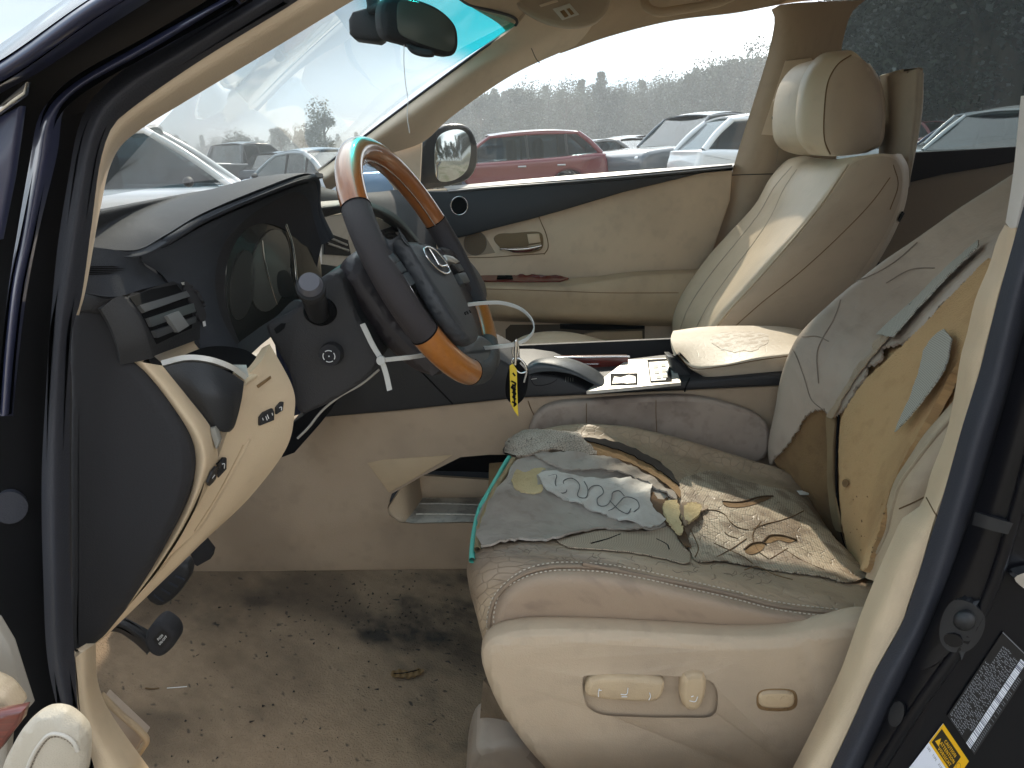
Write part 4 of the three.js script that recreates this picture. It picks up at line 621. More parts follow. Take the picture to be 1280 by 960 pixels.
  const kr = thing('key_ring', 'silver split ring and clasp hanging from the white tie', 'key ring');
  part(kr, 'clasp', tube(R(kz, [[645, 424], [642, 432], [641, 442], [645, 447], [648, 440], [647, 430], [645, 424]]), 0.0014, 40), M.chrome);
  part(kr, 'clasp_bar', rod(P(645, 426, kz + 0.002), P(644, 456, kz + 0.002), 0.0022), M.chrome);
  part(kr, 'ring', tube(R(kz, [[640, 450], [648, 448], [656, 456], [658, 464], [650, 466], [642, 458]]), 0.0012, 40, true), M.chrome); seat(kr);
  const fob = thing('key_fob', 'black car key fob hanging from the key ring behind the yellow tag', 'key fob');
  const fb = part(fob, 'fob_body', plate([[640, 456], [652, 452], [660, 462], [660, 482], [654, 500], [644, 507], [634, 500], [632, 480]], kz - 0.008, 0.013, { bevel: 0.004 }), M.dark);
  part(fb, 'fob_edge', tube(R(kz - 0.008, [[650, 453], [658, 464], [656, 474], [655, 478]]), 0.0012, 20), M.silver); seat(fob);
  const tg = thing('key_tag', 'narrow yellow tag with black handwriting hanging from the key ring', 'tag');
  const tagPts = [[637, 457], [641, 455], [646, 462], [647, 500], [648, 521], [643, 514], [638, 504]];
  part(tg, 'tag_card', plate(tagPts, kz + 0.006, 0.0012, { round: false, bevel: 0.0002 }), std([0.72, 0.52, 0.03], 0.5));
  const pen = [[[639, 476], [645, 480], [639, 484], [645, 487]], [[640, 490], [645, 492], [641, 496], [645, 499]], [[640, 502], [645, 505], [642, 508]], [[641, 466], [644, 470]], [[641, 480], [643, 500]], [[644, 478], [643, 506]]].map((l) => tube(R(kz + 0.0068, l), 0.0012, 16, false, 5));
  part(tg.children[0], 'handwriting', mergeGeometries(pen), M.dark); seat(tg);
}
// ------------------------------------------------------------------ pedals and litter on the carpet
{
  const p1 = thing('parking_brake_pedal', 'parking brake pedal with white lettering on its pad, nearest of the three pedals', 'pedal');
  const pad = plate([[180, 796], [186, 786], [198, 778], [214, 788], [219, 798], [218, 806], [204, 821], [196, 823], [186, 818], [180, 808]], -0.95, 0.035, { bevel: 0.008 });
  const pp = part(p1, 'pedal_pad', pad, M.blackSoft);
  part(p1, 'pedal_arm', loft([R(-0.99, [[120, 772], [152, 771], [176, 782], [190, 790]]), R(-0.97, [[120, 780], [150, 780], [172, 793], [188, 806]]), R(-0.99, [[120, 792], [146, 790], [166, 802], [184, 818]])], { t: 0.012 }), M.black);
  const cv = document.createElement('canvas'); cv.width = 128; cv.height = 96; const x = cv.getContext('2d'); x.fillStyle = '#0d0d0e'; x.fillRect(0, 0, 128, 96); x.fillStyle = '#d8d8d8'; x.font = 'bold 27px sans-serif'; x.textAlign = 'center'; x.translate(64, 48); x.fillText('PUSH', 0, -8); x.fillText('ON/OFF', 0, 24);
  const t = new THREE.CanvasTexture(cv); t.colorSpace = THREE.SRGBColorSpace; t.magFilter = THREE.LinearFilter;
  const c = [[191, 799], [203, 787], [213, 797], [201, 811]].map((q) => P(q[0], q[1], -0.9488)), lp = sheet([[c[0], c[1]], [c[3], c[2]]], 0.0004), u = lp.attributes.uv;[[0, 1], [1, 1], [0, 0], [1, 0]].forEach((q, k) => u.setXY(k, ...q));
  part(pp, 'pedal_lettering', lp, std(null, 0.6, { map: t })); seat(p1);
  const p2 = thing('brake_pedal', 'wide black brake pedal, middle one of the three pedals', 'pedal');
  const b = part(p2, 'pedal_pad', plate([[181, 748], [200, 718], [218, 704], [232, 706], [236, 718], [226, 738], [206, 757], [196, 759]], -1.08, 0.03, { bevel: 0.008 }), M.black);
  for (let k = 0; k < 4; k++) part(b, 'pad_rib', rod(P(192 + 9 * k, 744 - 8 * k, -1.079), P(204 + 9 * k, 752 - 9 * k, -1.079), 0.0018), M.rubber);
  part(p2, 'pedal_arm', rod(P(206, 722, -1.10), P(186, 660, -1.12), 0.012), M.black); seat(p2);
  const p3 = thing('accelerator_pedal', 'small black accelerator pedal, farthest of the three pedals', 'pedal');
  part(p3, 'pedal_pad', plate([[236, 690], [246, 680], [254, 679], [264, 692], [262, 700], [246, 709], [242, 706]], -1.24, 0.025, { round: false, bevel: 0.004 }), M.blackSoft);
  part(p3, 'pedal_arm', rod(P(246, 690, -1.25), P(232, 650, -1.28), 0.01), M.black); seat(p3);
  const bits = [], leaf = [], on = surf(T.floorGeo);
  const inFoot = (u, v) => v > 712 && u > 150 && u < 640 && v < 955 && u < 580 + 0.3 * Math.max(0, 0) && !(u < 245 && v < 830) && u > 150 + (v - 820) * 0.35;
  for (let k = 0; k < 900; k++) {
    let u = 150 + 480 * rnd(), v = 712 + 245 * rnd(); const dens = Math.exp(-(((u - 520) / 110) ** 2) - ((v - 765) / 45) ** 2) + 0.08; if (!inFoot(u, v) || rnd() > dens) continue;
    const h = hit(u, v, on); if (!h) continue; const a = rnd() * 6.28, l = 0.001 + 0.0045 * rnd() * rnd() * 2, q = h.p.clone().add(V(0, 0.0012, 0)); bits.push(rod(q, q.clone().add(V(l * Math.cos(a), 0.001 * rnd(), l * Math.sin(a))), 0.0006 + 0.0016 * rnd(), 0.0004, 5));
  }
  const deb = thing('floor_debris', 'small dark crumbs and bits of litter scattered over the driver footwell carpet', 'debris'); part(deb, 'crumbs', mergeGeometries(bits), std([0.018, 0.014, 0.01], 0.9)).userData.kind = 'stuff'; deb.userData.kind = 'stuff'; seat(deb);
  const lf = thing('dry_leaf', 'dry curled brown leaf on the carpet left of the driver seat', 'leaf');
  part(lf, 'leaf_blade', drape([[488, 845], [498, 840], [512, 842], [524, 838], [530, 841], [520, 848], [504, 850], [492, 849]], T.floorGeo, { off: 0.002, t: 0.0012, cell: 3, rough: 1.5, lift: (u, v) => 0.004 * Math.abs(Math.sin(u * 0.4)) }), std([0.20, 0.12, 0.045], 0.8)); part(lf, 'leaf_stem', tube(onto([[492, 846], [506, 845], [524, 841]], T.floorGeo, 0.007), 0.0009, 14), M.dark); seat(lf);
  const tw = thing('twig', 'pale thin twig lying on the carpet below the pedals', 'twig'); part(tw, 'stick', tube(onto([[209, 861], [222, 860], [234, 859]], T.floorGeo, 0.0015), 0.0007, 12), M.paper); seat(tw);
  const tw2 = thing('twig', 'short dark twig lying on the carpet just below the pale thin twig', 'twig'); part(tw2, 'stick', tube(onto([[182, 861], [190, 862], [199, 861]], T.floorGeo, 0.0015), 0.0012, 12), M.foamBrown); seat(tw2);
}
// ------------------------------------------------------------------ centre console
{
  const c = thing('centre_console', 'beige and black centre console between the front seats', 'console');
  const sideOut = [[190, 640], [260, 575], [330, 535], [372, 523], [500, 513], [650, 497], [850, 488], [1012, 480], [1030, 520], [1030, 640], [800, 720], [590, 712], [270, 716], [190, 716]];
  const hole = [[575, 569], [612, 566], [652, 566], [654, 600], [654, 655], [580, 656], [515, 657], [497, 655], [484, 645], [482, 634], [487, 616], [525, 594]];
  part(c, 'side_panel', plate(sideOut, -1.38, 0.03, { round: false, bevel: 0.004, holes: [hole] }), std(null, 0.6, { map: dirty([0.45, 0.335, 0.23], GRIME, 0.35, 200), bumpMap: T.grain, bumpScale: 0.0003 }));
  part(c, 'side_flap', plate([[459, 579], [480, 575], [520, 572], [566, 569], [524, 595], [486, 616]], -1.378, 0.004, { round: false, bevel: 0.0015 }), M.beige);
  part(c, 'pocket_wall', loft([R(-1.385, [[482, 640], [490, 652], [506, 657]]), R(-1.42, [[508, 603], [512, 630], [516, 648]]), R(-1.52, [[524, 596], [526, 612], [528, 622]])], { nv: 6, t: 0.006 }), M.beigeCleanLit);
  part(c, 'pocket_back', plate([[518, 594], [612, 600], [660, 602], [660, 626], [518, 622]], -1.53, 0.01, { round: false, bevel: 0.001 }), M.beigeCleanLit);
  const trayTop = [P(500, 657, -1.385), P(560, 657, -1.385), P(662, 655, -1.385)], tray = loft([trayTop, [P(510, 642, -1.42), P(560, 642, -1.42), P(662, 641, -1.42)], [P(520, 622, -1.525), P(560, 622, -1.525), P(662, 622, -1.525)]], { nv: 5, t: 0.01 });
  const tr = part(c, 'pocket_tray', tray, M.tray); part(tr, 'tray_rib', seam([[520, 643], [560, 643], [606, 644]], tray, 0.0018, 0.001), M.tray); part(tr, 'tray_rib', seam([[524, 630], [560, 630], [604, 632]], tray, 0.0018, 0.001), M.tray);
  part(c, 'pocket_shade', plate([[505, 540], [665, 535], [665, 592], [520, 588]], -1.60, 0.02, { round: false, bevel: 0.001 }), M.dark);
  { const y = P(600, 566, -1.38).y + 0.006, x0 = P(500, 570, -1.4).x - 0.06; part(c, 'added_pocket_ceiling', new THREE.BoxGeometry(0.42, 0.012, 0.26).translate(x0 + 0.21, y + 0.012, -1.535), M.dark); part(c, 'added_far_panel', new THREE.BoxGeometry(1.1, 0.12, 0.012).translate(x0 + 0.4, y + 0.078, -1.655), M.black); }  // unseen ceiling and far panel, added to keep sun off the carpet
  // upper black part
  const upOut = [[372, 525], [400, 440], [450, 390], [520, 400], [590, 430], [640, 458], [652, 468], [672, 468], [700, 472], [735, 487], [800, 483], [850, 477], [985, 466], [1014, 464], [1014, 481], [850, 489], [650, 498], [500, 514]];
  const up = plate(upOut, -1.372, 0.20, { round: false, bevel: 0.006 });
  const ub = part(c, 'upper_trim', up, M.black);
  part(ub, 'trim_joint', seam([[500, 436], [534, 472], [566, 505]], up, 0.0016, 0), M.dark);
  part(ub, 'trim_joint', seam([[862, 473], [858, 482], [856, 489]], up, 0.0016, 0), M.dark);
  // hump with the palm rest
  const hump = loft([R(-1.366, [[640, 492], [648, 480], [662, 468], [690, 464], [715, 468], [738, 478], [754, 487]]), R(-1.372, [[646, 478], [656, 462], [668, 454], [692, 455], [716, 462], [738, 473], [755, 482]]), R(-1.42, [[652, 470], [664, 452], [680, 447.5], [702, 448], [726, 455], [744, 464], [757, 474]]), R(-1.5, [[658, 468], [672, 452], [690, 447], [712, 448], [734, 456], [748, 464], [757, 472]])], { nv: 6, t: 0.006 });
  const hu = part(c, 'palm_rest', hump, std([0.045, 0.055, 0.066], 0.38, { bumpMap: T.grain, bumpScale: 0.0002 }));
  part(hu, 'button_outline', tube(onto([[664, 471], [678, 467], [694, 469], [696, 474], [686, 480], [668, 481]], [up, hump], 0.0004), 0.0006, 40, true, 5), M.dark);
  const lm = (l) => seam(l, [up, hump], 0.0006, 0.0008, 6);
  part(hu, 'button_print', mergeGeometries([lm([[664, 474], [671, 473]]), lm([[707, 472], [707, 477]]), lm([[710, 472], [710, 477]]), lm([[713, 473], [713, 477]]), lm([[716, 473], [716, 477]])]), M.silver);
  // shift plate
  const yAt = (u) => P(u, lerp(487, 477, (u - 735) / 116), -1.372).y + 0.006, top = (u, v) => PY(u, v, yAt(u)), sp = loft([[top(733, 489), top(790, 484), top(851, 478)], [top(752, 474), top(800, 470), top(847, 466)], [top(784, 449.5), top(808, 448.5), top(842, 447)]], { nv: 8, t: 0.006 });
  const shp = part(c, 'shift_plate', sp, M.silver);
  const r1 = part(shp, 'plate_recess', drape([[763, 467.5], [797, 467], [797, 481], [763, 482]], sp, { off: 0.0004, t: 0.0006, soft: false, cell: 5 }), M.dark);
  part(shp, 'shift_gate', drape([[768, 472], [776, 473], [786, 470], [794, 472], [795, 480], [785, 481], [776, 480], [765, 481]], sp, { off: 0.001, t: 0.0014, soft: false, cell: 4, rough: 0.5 }), std(null, 0.4, { map: dirty([0.5, 0.48, 0.43], [0.08, 0.06, 0.03], 0.8, 210, 20, 256, 0.08), metalness: 0.3 }));
  part(shp, 'plate_recess', drape([[809, 450], [837, 448.5], [838, 456], [840, 477], [813, 478.5]], sp, { off: 0.0004, t: 0.0006, soft: false, cell: 5 }), M.dark);
  part(shp, 'selector_card', drape([[811, 454], [836, 452], [837, 458], [832, 476], [814, 477]], sp, { off: 0.001, t: 0.001, soft: false, cell: 4 }), M.silver);
  [[817, 458], [826, 456], [818, 465], [827, 463], [820, 471], [828, 470]].forEach(([u, v]) => part(shp, 'selector_mark', drape([[u, v], [u + 6, v - 0.5], [u + 6.5, v + 3.6], [u + 0.5, v + 4]], sp, { off: 0.002, t: 0.0012, soft: false, cell: 4 }), std([0.30, 0.29, 0.26], 0.5)));
  const wd = part(c, 'wood_strip', plate([[694, 452], [703, 447], [785, 446], [786, 462], [760, 463.5], [748, 462], [728, 456]], -1.52, 0.02, { round: false, bevel: 0.0015 }), M.redWood);
  part(wd, 'wood_highlight', rod(P(694, 447, -1.519), P(787, 445.5, -1.519), 0.0020), M.chrome);  // chrome rods put in for the bright highlight along the wood
  part(wd, 'wood_highlight', rod(P(722, 455, -1.518), P(748, 455, -1.518), 0.001), M.chrome);
  // armrest lid
  part(c, 'armrest_base', plate([[836, 447], [842, 447], [852, 454], [866, 468], [892, 478], [1010, 468], [1010, 476], [870, 486], [846, 476]], -1.41, 0.05, { round: false, bevel: 0.006 }), std([0.02, 0.023, 0.028], 0.35));
  const lid = loft([R(-1.68, [[846, 440], [880, 440], [950, 440], [1030, 440]]), R(-1.655, [[843, 415], [876, 410.5], [931, 409], [984, 410.5], [1018, 417]]), R(-1.60, [[840, 417], [878, 413.5], [933, 412], [988, 414], [1028, 422]]), R(-1.50, [[838.5, 425], [880, 425], [936, 422], [996, 424], [1034, 430]]), R(0, [[843, 438, -1.43], [864, 452, -1.40], [900, 452, -1.395], [950, 443, -1.395], [1030, 436, -1.395]]), R(0, [[848, 444, -1.415], [866, 460, -1.385], [901, 458, -1.38], [950, 449.5, -1.38], [1030, 441, -1.38]]), R(0, [[852, 448, -1.42], [868, 464, -1.386], [901, 463, -1.382], [950, 456, -1.382], [1030, 448, -1.382]]), R(0, [[858, 452, -1.43], [878, 470, -1.395], [898, 476, -1.388], [950, 470, -1.388], [1030, 462, -1.388]])], { nu: 50, nv: 6, t: 0.006 });
  const ld = part(c, 'armrest_lid', lid, std(null, 0.5, { map: dirty([0.60, 0.51, 0.395], [0.3, 0.24, 0.18], 0.2, 214), bumpMap: T.crease, bumpScale: 0.0003 }));
  part(ld, 'lid_seam', seam([[848, 443.5], [865, 460], [901, 458.5], [950, 450], [1004, 443]], lid, 0.0011, 0), M.foamBrown);
  part(ld, 'worn_patch', drape([[888, 424], [904, 416], [930, 414], [956, 418], [962, 426], [948, 436], [924, 440], [900, 436]], lid, { off: 0.0002, t: 0.0004, rough: 3, cell: 6 }), std(null, 0.55, { map: tex(256, 0.05, (u, v) => { const [a, b] = worley(u, v, 14, 217), w = fbm(u, v, 6, 218); return mixc([0.40, 0.31, 0.22], [0.70, 0.64, 0.56], smooth(0.03, 0.2, b - a) * smooth(0.25, 0.6, w)); }), bumpMap: T.crease, bumpScale: 0.0004 }));
  // padded side next to the driver seat
  const sidePad = plate([[660, 572], [664, 532], [676, 514], [694, 506], [740, 502], [800, 498], [860, 497], [905, 504], [950, 521], [962, 536], [963, 560], [956, 574], [944, 580], [900, 590], [700, 590]], -1.352, 0.03, { bevel: 0.008 });
  const sg = part(c, 'side_pad', sidePad, std(null, 0.9, { map: dirty([0.42, 0.335, 0.275], [0.17, 0.125, 0.10], 0.6, 220, 4, 512, 0.4), bumpMap: T.weave, bumpScale: 0.0004 }));
  part(sg, 'pad_seam', seam([[733, 504], [733, 520], [733, 542]], sidePad, 0.0007, 0), M.foamBrown);
  part(sg, 'pad_seam', seam([[820, 500], [820, 520], [822, 556]], sidePad, 0.0007, 0), M.foamBrown);
  part(c, 'panel_joint', tube(R(-1.3785, [[660, 501], [664, 512], [668, 522], [662, 540], [656, 562]]), 0.0008, 30), M.foamBrown);
  seat(c);
}
// ------------------------------------------------------------------ driver seat
{
  const s = thing('driver_seat', 'worn driver seat with torn cushion and yellow foam showing in its backrest', 'car seat', null);
  // plastic side cover with its pocket and switches
  const pocket = [[714, 842], [724, 833], [750, 830], [800, 830], [860, 833], [898, 840], [910, 854], [913, 876], [908, 896], [892, 908], [850, 910], [790, 909], [745, 905], [722, 892], [714, 872]];
  part(s, 'side_cover', plate([[601, 828], [605, 812], [618, 801], [642, 794], [680, 791], [755, 792], [840, 796], [920, 800], [990, 797], [1050, 786], [1085, 778], [1130, 790], [1120, 900], [1090, 1010], [900, 1020], [720, 1000], [672, 957], [642, 920], [620, 884], [606, 850]], -0.80, 0.045, { bevel: 0.016, seg: 6, holes: [pocket], n: 140 }), M.cover);
  const pk = plate([[706, 842], [724, 826], [750, 824], [860, 826], [906, 836], [920, 876], [908, 902], [892, 916], [790, 918], [730, 908], [706, 880]], -0.8065, 0.02, { bevel: 0.001 });
  part(s, 'switch_pocket', pk, M.cover);
  const sw1 = part(s, 'seat_switch', plate([[732, 863], [738, 852], [756, 848], [790, 848], [824, 851], [831, 855], [828, 870], [820, 878], [780, 878], [742, 874], [733, 870]], -0.792, 0.03, { bevel: 0.006 }), M.beige);
  const mk = (l) => tube(R(-0.7912, l), 0.0006, 12, false, 5);
  part(sw1, 'switch_mark', mergeGeometries([mk([[749, 861], [748, 866], [748, 871]]), mk([[748, 863], [752, 863]]), mk([[776, 868], [783, 868], [785, 860]]), mk([[777, 871], [784, 871]]), mk([[812, 866], [813, 871], [811, 875]])]), M.white);
  const sw2 = part(s, 'seat_switch', plate([[852, 862], [855, 848], [866, 843], [880, 845], [884, 856], [880, 878], [872, 889], [858, 888], [852, 876]], -0.792, 0.03, { bevel: 0.007 }), M.beige);
  part(sw2, 'switch_mark', mergeGeometries([mk([[862, 876], [869, 877], [872, 871]]), mk([[864, 871], [867, 870]])]), M.white);
  const lb = plate([[950, 870], [956, 866], [988, 866], [993, 870], [993, 880], [988, 885], [955, 885], [950, 881]], -0.796, 0.02, { bevel: 0.003 });
  part(s, 'button_gap', plate([[947, 868], [953, 863], [991, 863], [996, 868], [996, 883], [990, 888], [953, 888], [947, 884]], -0.7992, 0.01, { bevel: 0.001 }), M.foamBrown);
  const lbp = part(s, 'lumbar_switch', lb, M.beige);
  part(lbp, 'button_dimple', drape(circle(962, 875, 6, 5), lb, { off: 0.0002, t: 0.0006, soft: false, cell: 4 }), M.beige); part(lbp, 'button_dimple', drape(circle(981, 875, 6, 5), lb, { off: 0.0002, t: 0.0006, soft: false, cell: 4 }), M.beige);
  // cushion
  const wob = (u, v) => 0.004 * (fbm(u * 1.1 % 1, v * 1.1 % 1, 7, 230, 4) - 0.5) * 2;
  const rows = [
    R(-0.850, [[616, 806], [615, 768], [623, 744], [648, 721], [682, 710], [736, 709], [790, 716], [850, 729], [917, 744], [968, 757], [1018, 764], [1092, 771]]),
    R(0, [[604, 808, -0.875], [596, 768, -0.865], [599, 730, -0.865], [618, 703, -0.87], [662, 692, -0.875], [722, 694, -0.875], [790, 701, -0.875], [858, 713, -0.875], [926, 727, -0.875], [978, 738, -0.875], [1030, 746, -0.875], [1095, 754, -0.875]]),
    R(0, [[610, 800, -0.92], [589, 745, -0.90], [589, 706, -0.905], [604, 686, -0.91], [652, 678, -0.915], [718, 680, -0.92], [790, 687, -0.925], [860, 700, -0.925], [932, 713, -0.92], [992, 722, -0.92], [1045, 730, -0.92], [1095, 738, -0.92]]),
    R(0, [[614, 780, -1.0], [588, 720, -0.97], [589, 690, -0.965], [602, 668, -0.97], [650, 660, -0.985], [718, 662, -1.0], [795, 668, -1.01], [865, 678, -1.01], [938, 692, -1.0], [1000, 700, -0.995], [1050, 710, -0.99], [1092, 728, -0.985]]),
    R(0, [[614, 760, -1.08], [591, 690, -1.05], [594, 652, -1.05], [610, 628, -1.06], [660, 618, -1.07], [722, 622, -1.085], [800, 632, -1.09], [868, 642, -1.09], [938, 650, -1.085], [1000, 662, -1.08], [1048, 680, -1.07], [1078, 706, -1.06]]),
    R(0, [[618, 740, -1.16], [604, 660, -1.135], [609, 622, -1.135], [624, 598, -1.145], [676, 588, -1.15], [740, 592, -1.16], [806, 604, -1.165], [866, 612, -1.17], [926, 620, -1.17], [978, 634, -1.165], [1020, 652, -1.16], [1050, 680, -1.15]]),
    R(0, [[630, 720, -1.24], [620, 620, -1.2], [628, 588, -1.2], [644, 568, -1.205], [690, 556, -1.21], [748, 560, -1.22], [812, 576, -1.225], [872, 590, -1.23], [926, 602, -1.23], [972, 612, -1.23], [1006, 626, -1.23], [1028, 650, -1.22]]),
    R(0, [[636, 700, -1.29], [630, 600, -1.25], [637, 572, -1.25], [651, 553, -1.25], [690, 541, -1.255], [752, 545, -1.26], [818, 560, -1.265], [880, 578, -1.27], [932, 591, -1.27], [972, 602, -1.27], [1002, 612, -1.27], [1018, 632, -1.265]]),
    R(0, [[640, 690, -1.33], [636, 590, -1.29], [645, 562, -1.29], [660, 544, -1.29], [702, 531, -1.29], [762, 531, -1.29], [832, 544, -1.29], [892, 562, -1.295], [942, 577, -1.295], [976, 588, -1.295], [1000, 602, -1.295], [1010, 618, -1.29]]),
    R(-1.335, [[648, 690], [645, 600], [655, 572], [672, 552], [712, 537], [772, 536], [840, 550], [896, 568], [944, 583], [976, 594], [1000, 610], [1008, 626]])];
  const cushion = loft(rows, { nu: 110, nv: 12, t: 0.01, wob });
  const cu = part(s, 'cushion', cushion, M.leatherOld);
  const cs = loft([R(-0.852, [[612, 812], [614, 768], [623, 744], [648, 721.5], [682, 710.5], [736, 709.5], [790, 716.5], [850, 729.5], [917, 744.5], [968, 757.5], [1018, 764.5], [1092, 771.5]]), R(0, [[614, 812, -0.842], [628, 770, -0.836], [640, 752, -0.836], [664, 738, -0.835], [696, 732, -0.832], [742, 732, -0.83], [792, 738, -0.83], [850, 749, -0.83], [915, 762, -0.83], [966, 772, -0.83], [1018, 776, -0.83], [1092, 780, -0.83]]), R(-0.845, [[616, 815], [630, 806], [646, 803], [664, 801], [690, 800], [740, 802], [792, 804], [850, 808], [915, 812], [966, 811], [1018, 806], [1092, 796]])], { nu: 90, nv: 12, t: 0.008, wob: (u, v) => 0.5 * wob(u, v) });
  part(s, 'cushion_side', cs, M.cushionSide, 'stained leather side of the driver cushion');
  part(cu, 'piping', seam([[614, 796], [613, 768], [622, 744], [648, 721], [682, 710], [736, 709], [790, 716], [850, 729], [917, 744], [968, 757], [1018, 764], [1086, 771]], [cushion, cs], 0.0028, 0.0004, 60), M.cushionSide);
  for (const o of [-5, 5]) part(cu, 'stitching', stitches([[614 - o, 790], [614 - o * 0.8, 768], [622 - o * 0.7, 744 - Math.abs(o) * 0.2], [648, 721 - o], [682, 710 - o], [736, 709 - o], [790, 716 - o], [850, 729 - o], [917, 744 - o], [968, 757 - o], [1018, 764 - o], [1080, 770 - o]], [cushion, cs], 88, 0.0008, 0.0008), std([0.62, 0.54, 0.44], 0.7));
  part(s, 'cushion_core', slab([[616, 800], [605, 760], [606, 715], [640, 712], [800, 730], [1000, 765], [1080, 780], [1080, 800], [800, 815]].map((p) => { const q = P(p[0], p[1], -0.9); return new THREE.Vector2(q.x, q.y); }), -0.90, 0.38, 0.01), M.foamBrown);
  const dr = (name, out, m, o = {}, lab) => part(cu, name, drape(out, cushion, o), m, lab);
  // what is left of the cover, from the foam up
  const fold = (a, k) => (u, v) => a * (0.8 * (0.5 + 0.5 * Math.sin(u * 0.11 + v * 0.23 + k)) * (0.5 + 0.5 * Math.sin(u * 0.05 - v * 0.09 + 2 * k)) + 1.1 * Math.abs(2 * fbm(u / 160 % 1, v / 90 % 1, 4, 520 + k, 4) - 1));
  dr('torn_cover', [[604, 686], [601, 655], [608, 630], [618, 618], [634, 602], [640, 588], [650, 577], [674, 573], [700, 571], [742, 575], [782, 587], [818, 610], [845, 632], [838, 652], [820, 664], [790, 667], [750, 665], [722, 671], [694, 678], [655, 678], [628, 682]], M.fabric, { off: 0.002, t: 0.003, rough: 2, cell: 5, lift: fold(0.005, 1) }, 'bare grey fabric where the leather of the cushion has worn away');
  dr('foam_patch', [[645, 594], [658, 590], [682, 592], [674, 600], [678, 616], [668, 622], [648, 618], [640, 608]], M.foamPale, { off: 0.006, t: 0.002, rough: 2 });
  dr('heater_film', [[672, 602], [690, 596], [716, 600], [742, 605], [772, 604], [795, 610], [812, 612], [810, 628], [818, 644], [830, 656], [808, 665], [782, 660], [758, 653], [730, 641], [704, 630], [684, 622], [676, 612]], M.film, { off: 0.007, t: 0.002, rough: 2.5, cell: 4, lift: fold(0.006, 2) }, 'shiny pale heater film with its wire showing through');
  const wire = (l) => part(cu, 'heater_wire', seam(l, cushion, 0.0008, 0.0128, 40), std([0.13, 0.125, 0.12], 0.6));
  wire([[684, 604], [694, 602], [692, 612], [698, 624], [706, 622], [702, 610], [712, 606], [722, 614], [720, 628], [730, 630], [732, 618], [728, 610]]);
  wire([[732, 622], [738, 616], [748, 616], [752, 624], [744, 632], [746, 640], [756, 640], [762, 632], [764, 624], [772, 622], [778, 628]]);
  wire([[756, 648], [764, 644], [772, 636], [778, 630], [786, 630], [794, 634], [796, 642], [790, 648]]); wire([[760, 634], [772, 646], [782, 650], [786, 644]]);
  dr('torn_hole', [[812, 620], [824, 622], [838, 626], [848, 634], [850, 650], [856, 672], [862, 690], [852, 684], [842, 670], [830, 658], [818, 644], [811, 630]], std(null, 0.95, { map: dirty([0.13, 0.07, 0.03], [0.03, 0.018, 0.01], 0.6, 240, 5, 256, 0.2) }), { off: 0.006, t: 0.001, rough: 2, cell: 6 });
  dr('foam_lump', [[828, 636], [842, 632], [848, 642], [847, 656], [852, 672], [846, 674], [836, 662], [828, 650]], M.foamPale, { off: 0.008, t: 0.004, rough: 3, cell: 5 });
  dr('foam_lump', [[851, 642], [862, 637], [874, 642], [870, 652], [858, 660], [850, 652]], M.foamPale, { off: 0.008, t: 0.006, rough: 2, cell: 5 });
  dr('leather_flap', [[847, 640], [858, 635], [872, 634], [884, 639], [874, 644], [866, 643], [860, 656], [855, 664], [850, 654]], M.leatherOld, { off: 0.005, t: 0.003, rough: 1.5, cell: 5, lift: (u, v) => 0.006 * Math.max(0, (872 - u) / 20) });
  dr('perforated_leather', [[696, 678], [724, 671], [752, 665], [790, 667], [822, 664], [836, 660], [848, 678], [862, 696], [860, 706], [830, 700], [790, 693], [740, 688], [712, 686]], M.perfFine, { off: 0.0016, t: 0.0014, rough: 1.5 }, 'brown perforated leather left along the near bolster');
  dr('perforated_leather', [[850, 602], [866, 595], [890, 590], [925, 602], [960, 610], [990, 618], [1014, 640], [1048, 682], [1082, 722], [1060, 730], [1020, 722], [960, 714], [905, 704], [868, 702], [860, 680], [866, 660], [880, 648], [868, 640], [852, 636], [848, 618]], M.perf, { off: 0.0016, t: 0.0016, rough: 1.5, cell: 10, lift: fold(0.0012, 4) }, 'cracked perforated leather over the rear half of the cushion');
  dr('cracked_leather', [[637, 570], [644, 556], [658, 546], [690, 544], [722, 548], [728, 556], [745, 572], [730, 573], [705, 569], [695, 568], [672, 572], [652, 575]], M.cracked, { off: 0.006, t: 0.004, rough: 2, cell: 5, lift: fold(0.005, 3) }, 'cracked grey leather flap at the front of the far bolster');
  dr('long_tear', [[724, 553], [745, 556], [775, 563], [802, 574], [826, 588], [844, 606], [850, 628], [840, 618], [822, 603], [800, 590], [772, 578], [744, 572]], M.foamBrown, { off: 0.007, t: 0.001, rough: 1.5, cell: 6 }, 'long brown tear along the far bolster');
  dr('tear_edge', [[724, 553], [760, 556], [790, 566], [815, 579], [834, 594], [850, 616], [840, 607], [820, 592], [794, 577], [765, 566]], M.dark, { off: 0.0085, t: 0.002, rough: 2, cell: 6 });
  dr('fabric_fold', [[668, 573], [700, 571], [742, 575], [782, 587], [818, 609], [846, 632], [838, 630], [815, 616], [786, 602], [748, 594], [700, 592]], M.fabric, { off: 0.008, t: 0.003, rough: 2, cell: 5, lift: fold(0.005, 5) });
  [[[930, 692], [936, 685], [948, 682], [955, 684], [952, 690], [944, 695], [935, 696]], [[954, 680], [960, 674], [972, 673], [993, 678], [986, 681], [972, 678], [960, 682]], [[902, 631], [920, 632], [938, 630], [950, 625], [964, 624], [946, 632], [926, 637], [908, 636]]].forEach((o) => dr('gouge', o, M.foamBrown, { off: 0.0038, t: 0.0008, cell: 4 }));
  [[[930, 690], [938, 683], [950, 681], [957, 683]], [[953, 680], [960, 673], [974, 672], [995, 678]], [[902, 630], [922, 631], [950, 624], [965, 623]]].forEach((l) => part(cu, 'gouge_edge', seam(l, cushion, 0.0018, 0.0046, 14), M.pit));
